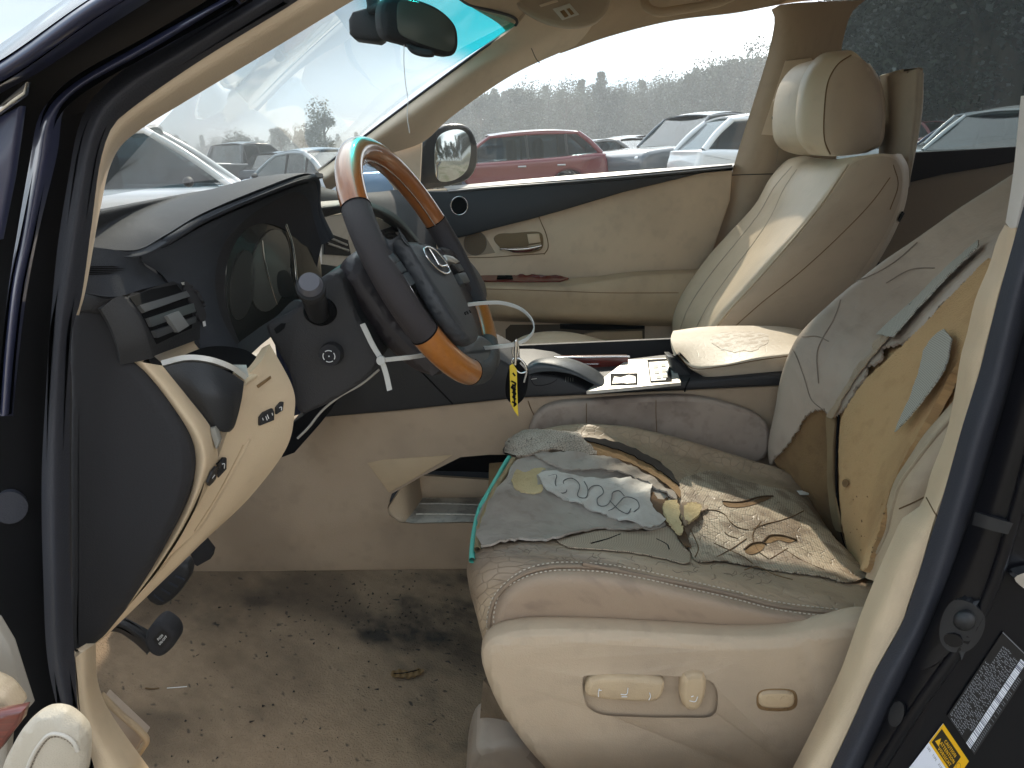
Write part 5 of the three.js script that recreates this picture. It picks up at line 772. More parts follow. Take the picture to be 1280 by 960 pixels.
  [[[880, 640], [895, 641], [905, 646], [912, 655], [922, 662], [935, 665]], [[940, 664], [955, 658], [972, 654], [990, 648], [1003, 641]], [[892, 682], [905, 688], [918, 694], [930, 700], [940, 708]], [[862, 664], [868, 676], [872, 690], [868, 700]], [[962, 702], [975, 694], [984, 688]], [[905, 668], [910, 672], [922, 676]], [[930, 716], [945, 712], [968, 722], [990, 728]], [[950, 655], [940, 670], [946, 690], [960, 702]], [[895, 700], [915, 688], [932, 676]], [[980, 690], [1004, 705], [1030, 716]]].forEach((l) => part(cu, 'crack', seam(l, cushion, 0.0008, 0.0042, 20), M.foamBrown));
  const crk = []; for (let k = 0; k < 46; k++) { const t = rnd(), u = 640 + 330 * t, v = 682 + 4 * Math.sin(t * 5) + 42 * t + 10 * (rnd() - 0.3), a = rnd() * 6.3; crk.push(seam([[u, v], [u + 7 * Math.cos(a), v + 4 * Math.sin(a)], [u + 13 * Math.cos(a + 0.6), v + 7 * Math.sin(a + 0.6)]], cushion, 0.0004, 0, 6)); }
  part(cu, 'fine_cracks', mergeGeometries(crk), std([0.15, 0.11, 0.08], 0.8)).userData.kind = 'stuff';
  [[[738, 682], [760, 676], [775, 670]], [[820, 676], [834, 684], [836, 690]], [[730, 552], [737, 553], [742, 556]], [[760, 554], [770, 557]]].forEach((l) => part(cu, 'crack', seam(l, cushion, 0.0009, 0.0032, 8), M.dark));
  // teal edge of the foam at the front
  part(s, 'teal_edge', tube([[593, 702], [594, 682], [598, 655], [604, 634], [613, 618], [623, 600], [632, 584], [639, 573]].map((p, i) => onto([p], cushion, 0.004)[0] ), 0.0042, 50), M.teal, 'teal strip along the front edge of the driver cushion');
  part(s, 'teal_shred', tube([[602, 640], [608, 632], [618, 612], [628, 602]].map((p) => onto([p], cushion, 0.006)[0] ), 0.0022, 20), M.teal);
  part(s, 'foam_edge', tube([[599, 690], [602, 660], [609, 638], [621, 612], [635, 590], [643, 576]].map((p) => onto([p], cushion, 0.004)[0] ), 0.0045, 50), M.foamPale);
  // backrest
  const backRows = [
    R(-1.42, [[1100, 680], [1060, 560], [1060, 490], [1080, 440], [1130, 390], [1200, 330], [1300, 262]]),
    R(-1.36, [[1030, 640], [1000, 565], [1003, 500], [1020, 440], [1070, 388], [1140, 335], [1200, 292], [1300, 226]]),
    R(-1.325, [[1004, 632], [972, 572], [980, 510], [988, 470], [1004, 432], [1044, 390], [1104, 341], [1180, 288], [1280, 222]]),
    R(-1.27, [[1034, 668], [1004, 610], [1012, 540], [1026, 482], [1054, 436], [1098, 392], [1150, 350], [1212, 304], [1310, 236]]),
    R(-1.215, [[1060, 700], [1042, 640], [1046, 560], [1058, 505], [1086, 460], [1126, 412], [1176, 364], [1236, 314], [1330, 250]]),
    R(-1.12, [[1076, 720], [1066, 640], [1076, 560], [1096, 500], [1126, 450], [1166, 402], [1210, 354], [1262, 308], [1350, 262]]),
    R(-1.02, [[1092, 734], [1098, 650], [1116, 575], [1142, 515], [1174, 460], [1208, 412], [1246, 368], [1294, 330], [1380, 280]]),
    R(-0.93, [[1092, 738], [1116, 655], [1144, 590], [1172, 540], [1202, 490], [1236, 440], [1276, 396], [1330, 350], [1400, 300]]),
    R(-0.88, [[1086, 744], [1112, 680], [1140, 625], [1164, 576], [1194, 530], [1232, 480], [1280, 430], [1340, 390], [1420, 330]]),
    R(-0.86, [[1096, 770], [1140, 700], [1170, 660], [1210, 610], [1250, 550], [1300, 490], [1360, 440], [1440, 380]])];
  const back = loft(backRows, { nu: 80, nv: 10, t: 0.012, wob: (u, v) => 0.6 * wob(u, v) });
  const bk = part(s, 'backrest', back, M.foam, 'yellow foam of the driver backrest showing where its cover is gone');
  const db = (name, out, m, o = {}, lab) => part(bk, name, drape(out, o.on ?? back, { cell: 12, ...o }), m, lab);
  const foamGeo = part(bk, 'backrest_foam', torn(loft(backRows.slice(3), { nu: 170, nv: 24, t: 0, wob: (u, v) => 0.021 + 0.6 * wob(u, v) }), softOutline([[1062, 694], [1052, 650], [1049, 600], [1049, 548], [1053, 520], [1076, 482], [1110, 448], [1150, 410], [1200, 358], [1240, 322], [1250, 334], [1232, 392], [1200, 446], [1172, 498], [1146, 545], [1128, 578], [1112, 614], [1102, 652], [1090, 690], [1082, 712], [1074, 710]]), 0.012, 0.25, true), M.foam).geometry;
  db('foam_wing', [[970, 572], [984, 552], [1003, 530], [1018, 514], [1036, 508], [1048, 520], [1047, 560], [1048, 610], [1055, 660], [1066, 696], [1046, 676], [1010, 628], [986, 596]], M.foamBrown, { off: 0.002, t: 0.003 }, 'darker brown foam at the foot of the backrest');
  db('foam_wing_edge', [[1038, 512], [1048, 520], [1047, 560], [1048, 610], [1057, 664], [1050, 660], [1040, 610], [1039, 560]], std(null, 0.9, { map: dirty([0.33, 0.23, 0.12], [0.12, 0.07, 0.03], 0.5, 250) }), { off: 0.006, t: 0.003 });
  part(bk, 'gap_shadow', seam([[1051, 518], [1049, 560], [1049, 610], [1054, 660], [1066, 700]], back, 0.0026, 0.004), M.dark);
  const gone = [[1400, 200], [1268, 300], [1236, 324], [1200, 358], [1166, 393], [1142, 421], [1122, 428], [1110, 431], [1100, 434], [1100, 449], [1090, 456], [1083, 459], [1081, 474], [1074, 479], [1064, 494], [1056, 508], [1048, 518], [1040, 520], [1030, 513], [1020, 512], [1010, 518], [1003, 527], [994, 541], [984, 556], [960, 580], [960, 800], [1400, 800]];
  part(bk, 'torn_leather', torn(loft(backRows.slice(0, 8), { nu: 170, nv: 26, t: 0, wob: (u, v) => 0.0155 + 0.004 * (fbm(u * 1.7 % 1, v * 1.7 % 1, 6, 510, 4) - 0.5) }), gone, 0.004), M.leatherGrey, 'grey torn leather across the top of the driver backrest');
  db('torn_lining', [[1044, 520], [1056, 508], [1074, 480], [1083, 462], [1101, 450], [1102, 434], [1124, 428], [1106, 450], [1088, 472], [1068, 500], [1054, 524]], M.leatherOld, { off: 0.018, t: 0.002, rough: 2, cell: 7 });
  db('mesh_backing', [[1108, 429], [1134, 433], [1165, 398], [1205, 356], [1240, 322], [1236, 316], [1200, 346], [1158, 388]], M.mesh, { off: 0.025, t: 0.002, soft: false, rough: 1 }, 'white mesh along the torn edge of the leather');
  db('mesh_backing', [[1208, 428], [1194, 436], [1183, 452], [1178, 480], [1167, 512], [1157, 534], [1150, 552], [1162, 542], [1182, 520], [1200, 500], [1214, 480], [1220, 440]], M.mesh, { off: 0.034, t: 0.002, soft: false, rough: 1.2, cell: 7 }, 'white mesh beside the near backrest bolster');
  const bol = loft([R(-0.900, [[1082, 722], [1090, 690], [1103, 661], [1109, 630], [1118, 602], [1134, 576], [1153, 546], [1180, 514], [1214, 474]]), R(-0.876, [[1086, 724], [1096, 692], [1109, 664], [1116, 634], [1125, 606], [1141, 580], [1161, 551], [1188, 519], [1224, 478]]), R(-0.856, [[1098, 728], [1114, 696], [1128, 666], [1138, 636], [1148, 610], [1166, 585], [1189, 556], [1218, 526], [1260, 486]]), R(-0.846, [[1118, 736], [1146, 700], [1164, 668], [1178, 640], [1192, 614], [1212, 590], [1236, 562], [1266, 532], [1310, 494]]), R(-0.846, [[1150, 744], [1190, 710], [1212, 680], [1232, 650], [1250, 624], [1274, 598], [1300, 570], [1330, 540], [1370, 504]])], { nu: 60, nv: 10, t: 0.01, wob: (u, v) => 0.003 * (fbm(u * 1.7 % 1, v * 1.7 % 1, 6, 540, 4) - 0.5) });
  part(bk, 'bolster_leather', bol, M.leather, 'beige near bolster of the driver backrest');
  part(bk, 'bolster_seam', seam([[1096, 692], [1109, 664], [1116, 634], [1125, 606], [1143, 580], [1166, 550], [1190, 523]], bol, 0.0024, 0.0002), M.leather);
  part(bk, 'bolster_seam', seam([[1124, 636], [1138, 630], [1154, 622], [1166, 616]], bol, 0.0010, 0), M.foamBrown);
  [[[1000, 440], [1010, 470], [1022, 500], [1036, 512]], [[1056, 382], [1046, 404], [1026, 440], [1030, 480]], [[1150, 312], [1120, 336], [1090, 354], [1062, 366]], [[1110, 360], [1140, 344], [1172, 343]], [[1010, 426], [1024, 424], [1040, 430]]].forEach((l) => part(bk, 'leather_crease', seam(l, back, 0.0009, 0.0162, 24), std([0.24, 0.19, 0.15], 0.7)));
  part(bk, 'foam_pit', drape(circle(1075, 604, 4, 5), back, { off: 0.0225, t: 0.0006, soft: false, cell: 3 }), M.foamBrown);
  const pits = []; for (let k = 0; k < 34; k++) { const u = 1062 + 60 * rnd(), v = 620 + 80 * rnd(); if (u > 1112 - (v - 620) * 0.3 || u < 1056 + (v - 640) * 0.2) continue; const q = hit(u, v, surf(foamGeo)), h = q && q.p; if (h) pits.push(new THREE.SphereGeometry(0.0006 + 0.0009 * rnd(), 8, 6).translate(h.x, h.y, h.z)); }
  part(bk, 'foam_pits', mergeGeometries(pits), M.foamBrown).userData.kind = 'stuff';
  part(s, 'seat_rail', plate([[588, 950], [596, 938], [614, 932], [640, 930], [664, 940], [690, 975], [680, 1010], [588, 1010]], -0.86, 0.1, { bevel: 0.012 }), M.leatherGrey);
  part(s, 'rail_cover', loft([R(-0.92, [[604, 850], [600, 900], [600, 950]]), R(-0.90, [[630, 880], [650, 930], [690, 975]])], { t: 0.02 }), M.carpet);
  seat(s);
  const pp = thing('paper_scrap', 'small white scrap of paper in the crease at the back of the driver cushion', 'paper');
  part(pp, 'sheet', drape([[992, 619], [998, 618.5], [1006, 621], [1005, 623.5], [996, 624]], [cushion], { off: 0.010, t: 0.0005, soft: false, cell: 4 }), M.paper); seat(pp);
}
// ------------------------------------------------------------------ passenger seat
{
  const s = thing('passenger_seat', 'beige leather passenger seat with tall headrest, beyond the console', 'car seat');
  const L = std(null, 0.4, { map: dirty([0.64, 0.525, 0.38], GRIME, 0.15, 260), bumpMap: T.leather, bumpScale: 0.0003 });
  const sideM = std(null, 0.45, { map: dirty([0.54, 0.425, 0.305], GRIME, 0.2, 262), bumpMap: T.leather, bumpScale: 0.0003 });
  const back = loft([
    R(-2.19, [[846, 425], [843, 400], [848, 382], [860, 358], [886, 320], [912, 292], [944, 256], [963, 222], [984, 200], [1000, 195]]),
    R(-2.14, [[842, 426], [841, 402], [846, 384], [856, 364], [886, 322], [914, 290], [946, 254], [966, 221], [990, 199], [1006, 195]]),
    R(-2.06, [[854, 426], [856, 396], [874, 368], [902, 330], [930, 296], [958, 260], [978, 228], [1000, 204], [1018, 197]]),
    R(-1.95, [[868, 426], [880, 392], [900, 362], [926, 326], [950, 292], [973, 258], [990, 228], [1010, 206], [1030, 198]]),
    R(-1.84, [[868, 426], [884, 392], [908, 362], [938, 326], [966, 294], [992, 262], [1014, 232], [1030, 210], [1044, 199]]),
    R(-1.765, [[872, 428], [894, 392], [924, 358], [956, 322], [988, 288], [1014, 256], [1036, 226], [1050, 206], [1060, 197]]),
    R(-1.73, [[884, 430], [908, 394], [940, 358], [974, 320], [1004, 285], [1030, 252], [1050, 224], [1062, 205], [1074, 195]]),
    R(-1.715, [[940, 430], [962, 394], [990, 356], [1022, 316], [1050, 280], [1072, 246], [1088, 220], [1096, 202], [1100, 192]]),
    R(-1.72, [[1000, 430], [1016, 406], [1042, 378], [1074, 340], [1100, 300], [1116, 264], [1122, 236], [1122, 210], [1116, 193]]),
    R(-1.75, [[1022, 430], [1036, 406], [1062, 372], [1092, 330], [1114, 290], [1126, 258], [1131, 230], [1130, 206], [1122, 192]]),
    R(-1.85, [[1030, 430], [1044, 400], [1070, 364], [1096, 322], [1114, 288], [1126, 256], [1130, 230], [1129, 208], [1122, 194]]),
    R(-2.19, [[1000, 430], [1014, 400], [1030, 364], [1046, 322], [1060, 288], [1068, 256], [1072, 230], [1071, 208], [1066, 198]])], { nu: 60, nv: 8, t: 0.01 });
  const b = part(s, 'backrest', back, L);
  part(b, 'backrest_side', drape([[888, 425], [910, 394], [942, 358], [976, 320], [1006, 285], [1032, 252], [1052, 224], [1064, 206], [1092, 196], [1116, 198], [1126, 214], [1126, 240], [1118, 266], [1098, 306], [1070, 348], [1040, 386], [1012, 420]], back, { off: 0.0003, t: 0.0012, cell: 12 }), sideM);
  part(b, 'seam_line', seam([[884, 424], [908, 392], [940, 357], [974, 319], [1004, 284], [1030, 251], [1048, 224], [1060, 206]], back, 0.0024, 0.001), L);
  part(b, 'seam_line', seam([[912, 414], [950, 380], [1000, 340], [1050, 294], [1090, 252], [1112, 222]], back, 0.0010, 0.0014), M.foamBrown);
  part(b, 'seam_line', seam([[868, 414], [886, 380], [914, 340], [944, 301], [964, 270], [980, 236], [996, 212]], back, 0.0012, 0), M.leatherGrey); part(b, 'seam_line', seam([[850, 412], [860, 386], [886, 346], [918, 306], [948, 268], [968, 234], [990, 208]], back, 0.0012, 0), M.leatherGrey);
  part(b, 'seam_line', seam([[1116, 206], [1122, 230], [1112, 262]], back, 0.001, 0.0014), M.foamBrown);
  part(b, 'side_clip', drape([[1121, 274], [1126, 264], [1128, 266], [1122, 277]], back, { off: 0.002, t: 0.003, soft: false, cell: 4 }), M.dark);
  const head = loft([
    R(-2.14, [[1022, 186], [1010, 168], [1010, 120], [1018, 90], [1036, 72], [1054, 68]]),
    R(-2.10, [[1014, 190], [1000, 172], [998, 128], [1006, 94], [1028, 70], [1054, 64]]),
    R(-1.98, [[1010, 192], [996, 172], [995, 128], [1004, 92], [1026, 68], [1058, 62.5]]),
    R(-1.86, [[1018, 194], [1002, 176], [1000, 132], [1010, 94], [1032, 69], [1062, 63]]),
    R(-1.82, [[1034, 195], [1026, 176], [1026, 132], [1032, 98], [1046, 74], [1066, 64]]),
    R(-1.81, [[1050, 195], [1048, 176], [1048, 132], [1052, 100], [1060, 78], [1072, 68]]),
    R(-1.81, [[1070, 193], [1076, 176], [1078, 136], [1078, 108], [1078, 88], [1078, 74]]),
    R(-1.83, [[1082, 191], [1098, 180], [1103, 150], [1102, 122], [1096, 98], [1086, 80]]),
    R(-1.90, [[1082, 191], [1100, 180], [1105, 150], [1104, 122], [1098, 98], [1086, 79]]),
    R(-2.12, [[1074, 190], [1084, 178], [1088, 150], [1086, 122], [1082, 98], [1072, 80]])], { nu: 40, nv: 8, t: 0.008 });
  const h = part(s, 'headrest', head, L);
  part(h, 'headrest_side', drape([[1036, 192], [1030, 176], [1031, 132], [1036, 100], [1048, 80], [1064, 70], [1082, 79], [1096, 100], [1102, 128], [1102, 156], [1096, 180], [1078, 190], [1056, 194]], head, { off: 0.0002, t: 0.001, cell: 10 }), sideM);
  part(h, 'seam_line', seam([[1038, 193], [1031, 176], [1031, 132], [1036, 100], [1048, 80], [1064, 69]], head, 0.0016, 0.0008), M.foamBrown);
  part(s, 'headrest_end', plate([[1010, 186], [1000, 172], [1000, 128], [1010, 94], [1030, 72], [1060, 66], [1082, 78], [1098, 100], [1103, 128], [1103, 156], [1096, 180], [1078, 191], [1044, 195]], -1.9, 0.2, { bevel: 0.02 }), L);
  const slabM = std(null, 0.5, { map: dirty([0.52, 0.44, 0.33], GRIME, 0.3, 266), bumpMap: T.leather, bumpScale: 0.0002 });
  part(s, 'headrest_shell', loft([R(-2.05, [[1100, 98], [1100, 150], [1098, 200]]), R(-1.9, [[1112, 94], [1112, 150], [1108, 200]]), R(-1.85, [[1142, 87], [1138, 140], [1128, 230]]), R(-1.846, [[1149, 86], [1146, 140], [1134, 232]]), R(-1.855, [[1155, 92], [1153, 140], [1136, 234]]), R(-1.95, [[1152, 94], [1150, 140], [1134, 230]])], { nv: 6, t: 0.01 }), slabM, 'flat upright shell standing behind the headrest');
  part(s, 'headrest_shell', loft([R(-2.05, [[1100, 98], [1104, 96]]), R(-1.87, [[1120, 92], [1146, 88]]), R(-1.858, [[1142, 87], [1154, 90]])], { t: 0.006 }), slabM);
  // cushion with its own tear
  const cu = loft([R(-1.70, [[600, 470], [640, 452], [680, 447], [740, 446], [800, 448], [850, 450]]), R(-1.78, [[606, 462], [644, 442], [690, 437], [740, 440], [800, 444], [850, 446]]), R(-1.95, [[612, 456], [640, 438], [670, 432], [720, 434], [790, 442], [850, 444]]), R(-2.06, [[622, 450], [650, 427], [680, 421], [716, 422], [770, 434], [850, 446]]), R(-2.14, [[640, 446], [662, 424], [684, 419], [714, 420], [766, 433], [850, 448]]), R(-2.18, [[660, 450], [672, 432], [690, 426], [716, 426], [766, 438], [850, 450]])], { nu: 50, nv: 8, t: 0.01 });
  const c = part(s, 'cushion', cu, L);
  part(c, 'torn_foam', drape([[646, 446], [648, 434], [660, 428], [676, 428], [700, 432], [718, 438], [724, 445], [690, 446], [664, 448]], cu, { off: 0.001, t: 0.004, rough: 2, cell: 6 }), M.foamPale);
  part(c, 'torn_foam', drape([[650, 438], [654, 434], [662, 436], [658, 441], [652, 441]], cu, { off: 0.006, t: 0.003, rough: 1, cell: 4 }), M.wood.clone());
  part(c, 'crack', seam([[664, 427], [676, 428], [684, 432], [694, 436]], cu, 0.0026, 0.004, 14), M.dark);
  part(c, 'crack', seam([[662, 440], [668, 444], [674, 448]], cu, 0.002, 0.006, 8), M.dark);
  seat(s);
}
// ------------------------------------------------------------------ passenger door and its mirror, rear door
{
  const d = thing('passenger_door', 'closed passenger door with beige panel, seen across the front seats', 'door');
  const pl = plate([[500, 240], [560, 236], [740, 225], [916, 209], [913, 250], [896, 300], [880, 350], [868, 400], [868, 470], [560, 470], [500, 420]], -2.245, 0.05, { round: false, bevel: 0.004 });
  const panel = part(d, 'door_panel', pl, std(null, 0.6, { map: dirty([0.70, 0.555, 0.40], GRIME, 0.2, 270), bumpMap: T.leather, bumpScale: 0.0003 }));
  const ut = plate([[500, 240], [560, 239], [600, 236], [740, 225], [916, 210], [880, 216], [830, 228], [780, 240], [740, 252], [700, 264], [660, 275], [620, 285], [580, 296], [545, 303], [500, 312]], -2.225, 0.025, { round: false, bevel: 0.004 });
  const up = part(d, 'upper_trim', ut, std([0.020, 0.024, 0.03], 0.45, { bumpMap: T.grain, bumpScale: 0.0003 }));
  part(d, 'window_sill', loft([R(0, [[560, 241, -2.222], [600, 237, -2.222], [740, 226, -2.222], [916, 210, -2.222]]), R(0, [[560, 238, -2.226], [600, 234, -2.226], [740, 223.5, -2.226], [916, 208, -2.226]]), R(0, [[555, 233, -2.30], [600, 229, -2.30], [740, 217, -2.30], [920, 204, -2.30]])], { nv: 4, t: 0.01 }), std([0.16, 0.165, 0.17], 0.42));
  const tw = part(up, 'tweeter', plate(circle(574, 257.5, 9.5, 10.5), -2.2245, 0.006, { bevel: 0.001 }), M.dark);
  part(tw, 'tweeter_ring', tube(R(-2.2235, circle(574, 257, 10.5, 11.5)), 0.0016, 60, true), M.chrome);
  part(panel, 'panel_seam', tube(R(-2.2445, [[670, 261], [676, 277], [683, 294], [685, 310], [680, 318]]), 0.0013, 30), M.foamBrown);
  part(panel, 'panel_seam', tube(R(-2.2445, [[548, 320], [600, 322], [650, 319], [680, 317]]), 0.0011, 30), M.foamBrown);
  const sp = part(panel, 'speaker_panel', plate([[546, 290], [566, 289], [600, 289], [606, 294], [619, 316], [600, 319], [560, 321], [548, 320]], -2.2435, 0.01, { round: false, bevel: 0.001 }), std([0.38, 0.31, 0.235], 0.7));
  const dots = [], g0 = P(594, 304, -2.2425), pxm = P(595, 304, -2.2425).x - g0.x; for (let i = -5; i <= 5; i++) for (let j = -5; j <= 5; j++) if (Math.hypot(i, j) < 5.4) dots.push(new THREE.CylinderGeometry(0.0016, 0.0016, 0.001, 6).rotateX(Math.PI / 2).translate(g0.x + i * 2.4 * pxm, g0.y + j * 2.4 * pxm, g0.z));
  part(sp, 'speaker_holes', mergeGeometries(dots), M.foamBrown).userData.kind = 'stuff';
  part(sp, 'speaker_disc', plate(circle(594, 304, 14.5, 15.5), -2.243, 0.004, { bevel: 0.0008 }), std([0.17, 0.14, 0.105], 0.8));
  const hd = part(panel, 'handle_recess', plate([[617, 298], [622, 293], [640, 291.5], [676, 291], [679, 298], [678, 310], [670, 315], [640, 315.5], [626, 310]], -2.2435, 0.01, { bevel: 0.001 }), std([0.22, 0.15, 0.075], 0.6));
  part(hd, 'handle', loft([R(-2.228, [[624, 309], [640, 308.5], [660, 307], [677, 304]]), R(-2.218, [[626, 311], [640, 311.5], [660, 310.5], [677, 307]]), R(-2.226, [[632, 314], [642, 315.5], [660, 315], [675, 311]])], { nv: 5, t: 0.006 }), M.chrome);
  part(hd, 'lock_button', plate([[659, 293], [674, 292], [676, 303], [661, 305]], -2.234, 0.01, { round: false, bevel: 0.002 }), M.beigeCleanLit);
  const arm = loft([R(0, [[596, 346, -2.238], [640, 346, -2.238], [700, 348, -2.238], [740, 346, -2.238], [770, 342, -2.238], [800, 339, -2.238], [880, 336, -2.238]]), R(-2.19, [[596, 354], [640, 354.5], [700, 354.5], [740, 351], [770, 346], [800, 342.5], [880, 339]]), R(-2.165, [[596, 357], [640, 357.5], [700, 358], [740, 355], [770, 351], [800, 348], [880, 345]]), R(-2.155, [[596, 361], [640, 362], [700, 364], [740, 365.5], [770, 366], [800, 366.5], [880, 366]]), R(-2.16, [[596, 376], [640, 378], [700, 381], [740, 383], [770, 384], [800, 385], [880, 385]]), R(-2.175, [[596, 394], [640, 396], [700, 398], [740, 399], [770, 400], [800, 401], [880, 402]]), R(-2.24, [[596, 400], [640, 402], [700, 404], [740, 405], [770, 406], [800, 407], [880, 408]])], { nu: 40, nv: 7, t: 0.01 });
  const ar = part(d, 'armrest', arm, M.leather);
  part(ar, 'seam_line', seam([[600, 361], [640, 362], [700, 364], [760, 366], [848, 366]], arm, 0.0011, 0), M.foamBrown);
  const ws = part(ar, 'wood_trim', drape([[598, 346.5], [606, 346], [660, 346], [700, 346.5], [711, 349.5], [700, 353], [650, 353.5], [598, 352.5]], arm, { off: 0.001, t: 0.004, soft: false, cell: 6 }), M.redWood);
  part(ws, 'window_switch', drape([[622, 347.5], [640, 347.5], [641, 351.5], [621, 351.5]], arm, { off: 0.005, t: 0.004, soft: false, cell: 5 }), M.dark);
  part(panel, 'pocket_opening_shade', plate([[632, 412], [638, 406], [804, 405], [806, 409], [806, 445], [632, 440]], -2.243, 0.006, { round: false, bevel: 0.001 }), std([0.10, 0.075, 0.05], 0.8));  // dark brown plate standing in for the shade inside the door pocket
  part(panel, 'pocket_front', plate([[722, 424], [732, 417], [745, 415], [803, 414], [804, 450], [720, 450]], -2.236, 0.012, { round: false, bevel: 0.002 }), M.beige);
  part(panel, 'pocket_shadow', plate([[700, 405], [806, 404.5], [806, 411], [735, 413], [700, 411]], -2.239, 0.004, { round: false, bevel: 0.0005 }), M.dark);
  // window pane with dust, and the outer skin
  const dust = tex(512, 0.8, (u, v) => { const s1 = vnoise(u * 90, v * 3, 90, 3, 281), s2 = fbm(u, v, 4, 283, 5), s3 = vnoise(u * 200, v * 6, 200, 6, 285); return [0.66 + 0.14 * (s1 - 0.5) + 0.2 * (s2 - 0.5) + 0.07 * (s3 - 0.5), 0, 0].map((q, i, a) => a[0]); }, false);
  part(d, 'window_pane', loft([R(-2.31, [[520, 240], [740, 222], [930, 205]]), R(-2.28, [[520, 150], [740, 120], [960, 110]]), R(-2.235, [[560, 130], [740, 40], [985, 8]])], { nv: 8, t: 0 }), glass([0.92, 0.95, 0.95], 1, { roughnessMap: dust }), 'dusty passenger window pane');
  part(d, 'outer_skin', slab([V(-0.75, 0.45), V(0.62, 0.45), V(0.62, 1.1), V(-0.1, 1.1), V(-0.75, 1.02)].map((p) => new THREE.Vector2(p.x, p.y)), -2.36, 0.03, 0.006), M.paint);
  const O = P(562, 195, -2.42), N = V(0.6, 0, 0.8), n1 = N.clone().normalize();
  const mi = part(d, 'wing_mirror', tilted([[524, 235], [525, 190], [534, 172], [552, 158], [570, 154.5], [586, 158], [595, 172], [598.5, 192], [595, 212], [586, 224], [572, 230], [548, 235]], O, N, 0.07, { bevel: 0.010 }), std([0.012, 0.014, 0.017], 0.35), 'black wing mirror outside the passenger window');
  const mg = tilted([[543.5, 204], [544, 182], [549, 170], [560, 163.5], [575, 162], [584, 167], [588, 178], [588, 196], [584, 212], [574, 222], [560, 227], [549, 226], [545, 220]], O.clone().addScaledVector(n1, 0.0015), N, 0.003, { bevel: 0.0006 });
  part(mi, 'mirror_glass', mg, std([0.42, 0.45, 0.44], 0.06, { metalness: 1 })); { const n = mg.attributes.normal; for (let k = 0; k < n.count; k++) { const q = V(n.getX(k) + 0.26, n.getY(k) + 0.02, n.getZ(k) - 0.26).normalize(); n.setXYZ(k, q.x, q.y, q.z); } }
  seat(d);
  const r = thing('rear_door', 'closed rear passenger door with black belt trim and dark window, behind the headrest', 'door');
  part(r, 'door_panel', plate([[1040, 240], [1140, 205], [1320, 180], [1320, 470], [1000, 470], [1020, 330]], -2.26, 0.05, { round: false, bevel: 0.004 }), std(null, 0.75, { map: dirty([0.26, 0.205, 0.145], GRIME, 0.3, 290) }));  // dark beige: the dim light on this panel is put into the colour
  part(r, 'upper_trim', plate([[1060, 205], [1120, 192], [1150, 190], [1210, 187], [1320, 180], [1320, 193], [1240, 208], [1180, 218], [1138, 228], [1060, 246]], -2.245, 0.025, { round: false, bevel: 0.004 }), M.blackSoft);
  part(r, 'armrest_edge', rod(P(1060, 333, -2.25), P(1160, 331, -2.25), 0.01), M.dark);
  part(r, 'window_pane', loft([R(-2.33, [[1030, 212], [1150, 195], [1330, 180]]), R(-2.29, [[1030, 120], [1150, 100], [1330, 90]]), R(-2.24, [[1040, 2], [1150, -8], [1330, -14]])], { nv: 8, t: 0 }), glass([0.34, 0.385, 0.385], 1, { roughnessMap: tex(256, 0.8, (u, v) => { const q = 0.17 + 0.14 * fbm(u, v, 5, 295, 5) + 0.04 * vnoise(u * 80, v * 3, 80, 3, 296); return [q, q, q]; }, false) }), 'dark tinted rear window pane');
  part(r, 'outer_skin', slab([V(0.64, 0.45), V(1.9, 0.45), V(1.9, 1.14), V(0.64, 1.1)].map((p) => new THREE.Vector2(p.x, p.y)), -2.36, 0.03, 0.006), M.paint);
  seat(r);
}
// ------------------------------------------------------------------ the yard outside: ground, parked cars, trees
{
  const g = new THREE.PlaneGeometry(3000, 3000, 1, 1).rotateX(-Math.PI / 2), u = g.attributes.uv; for (let k = 0; k < 4; k++) u.setXY(k, u.getX(k) * 3000, u.getY(k) * 3000);
  const ground = new THREE.Mesh(g, std(null, 0.95, { map: tex(512, 9, (a, b) => mixc(mixc([0.24, 0.20, 0.15], [0.12, 0.12, 0.06], smooth(0.4, 0.65, fbm(a, b, 5, 301, 6))), [0.30, 0.27, 0.22], smooth(0.5, 0.8, fbm(a, b, 20, 307, 4)))) }));
  ground.name = 'ground'; ground.receiveShadow = true; ground.userData = { kind: 'structure', label: 'dusty dirt and thin grass of the parking field', category: 'ground' }; scene.add(ground);
}
const carGlass = glass([0.42, 0.48, 0.50], 0.03), tyreM = std([0.015, 0.015, 0.015], 0.85), rimM = std([0.55, 0.55, 0.56], 0.3, { metalness: 0.8 }), redLamp = std([0.5, 0.015, 0.015], 0.15, { clearcoat: 1 }), clearLamp = std([0.75, 0.77, 0.8], 0.1, { clearcoat: 1 }), amberLamp = std([0.8, 0.28, 0.03], 0.2), trimM = std([0.02, 0.02, 0.022], 0.6), insideM = std([0.05, 0.047, 0.043], 0.9);
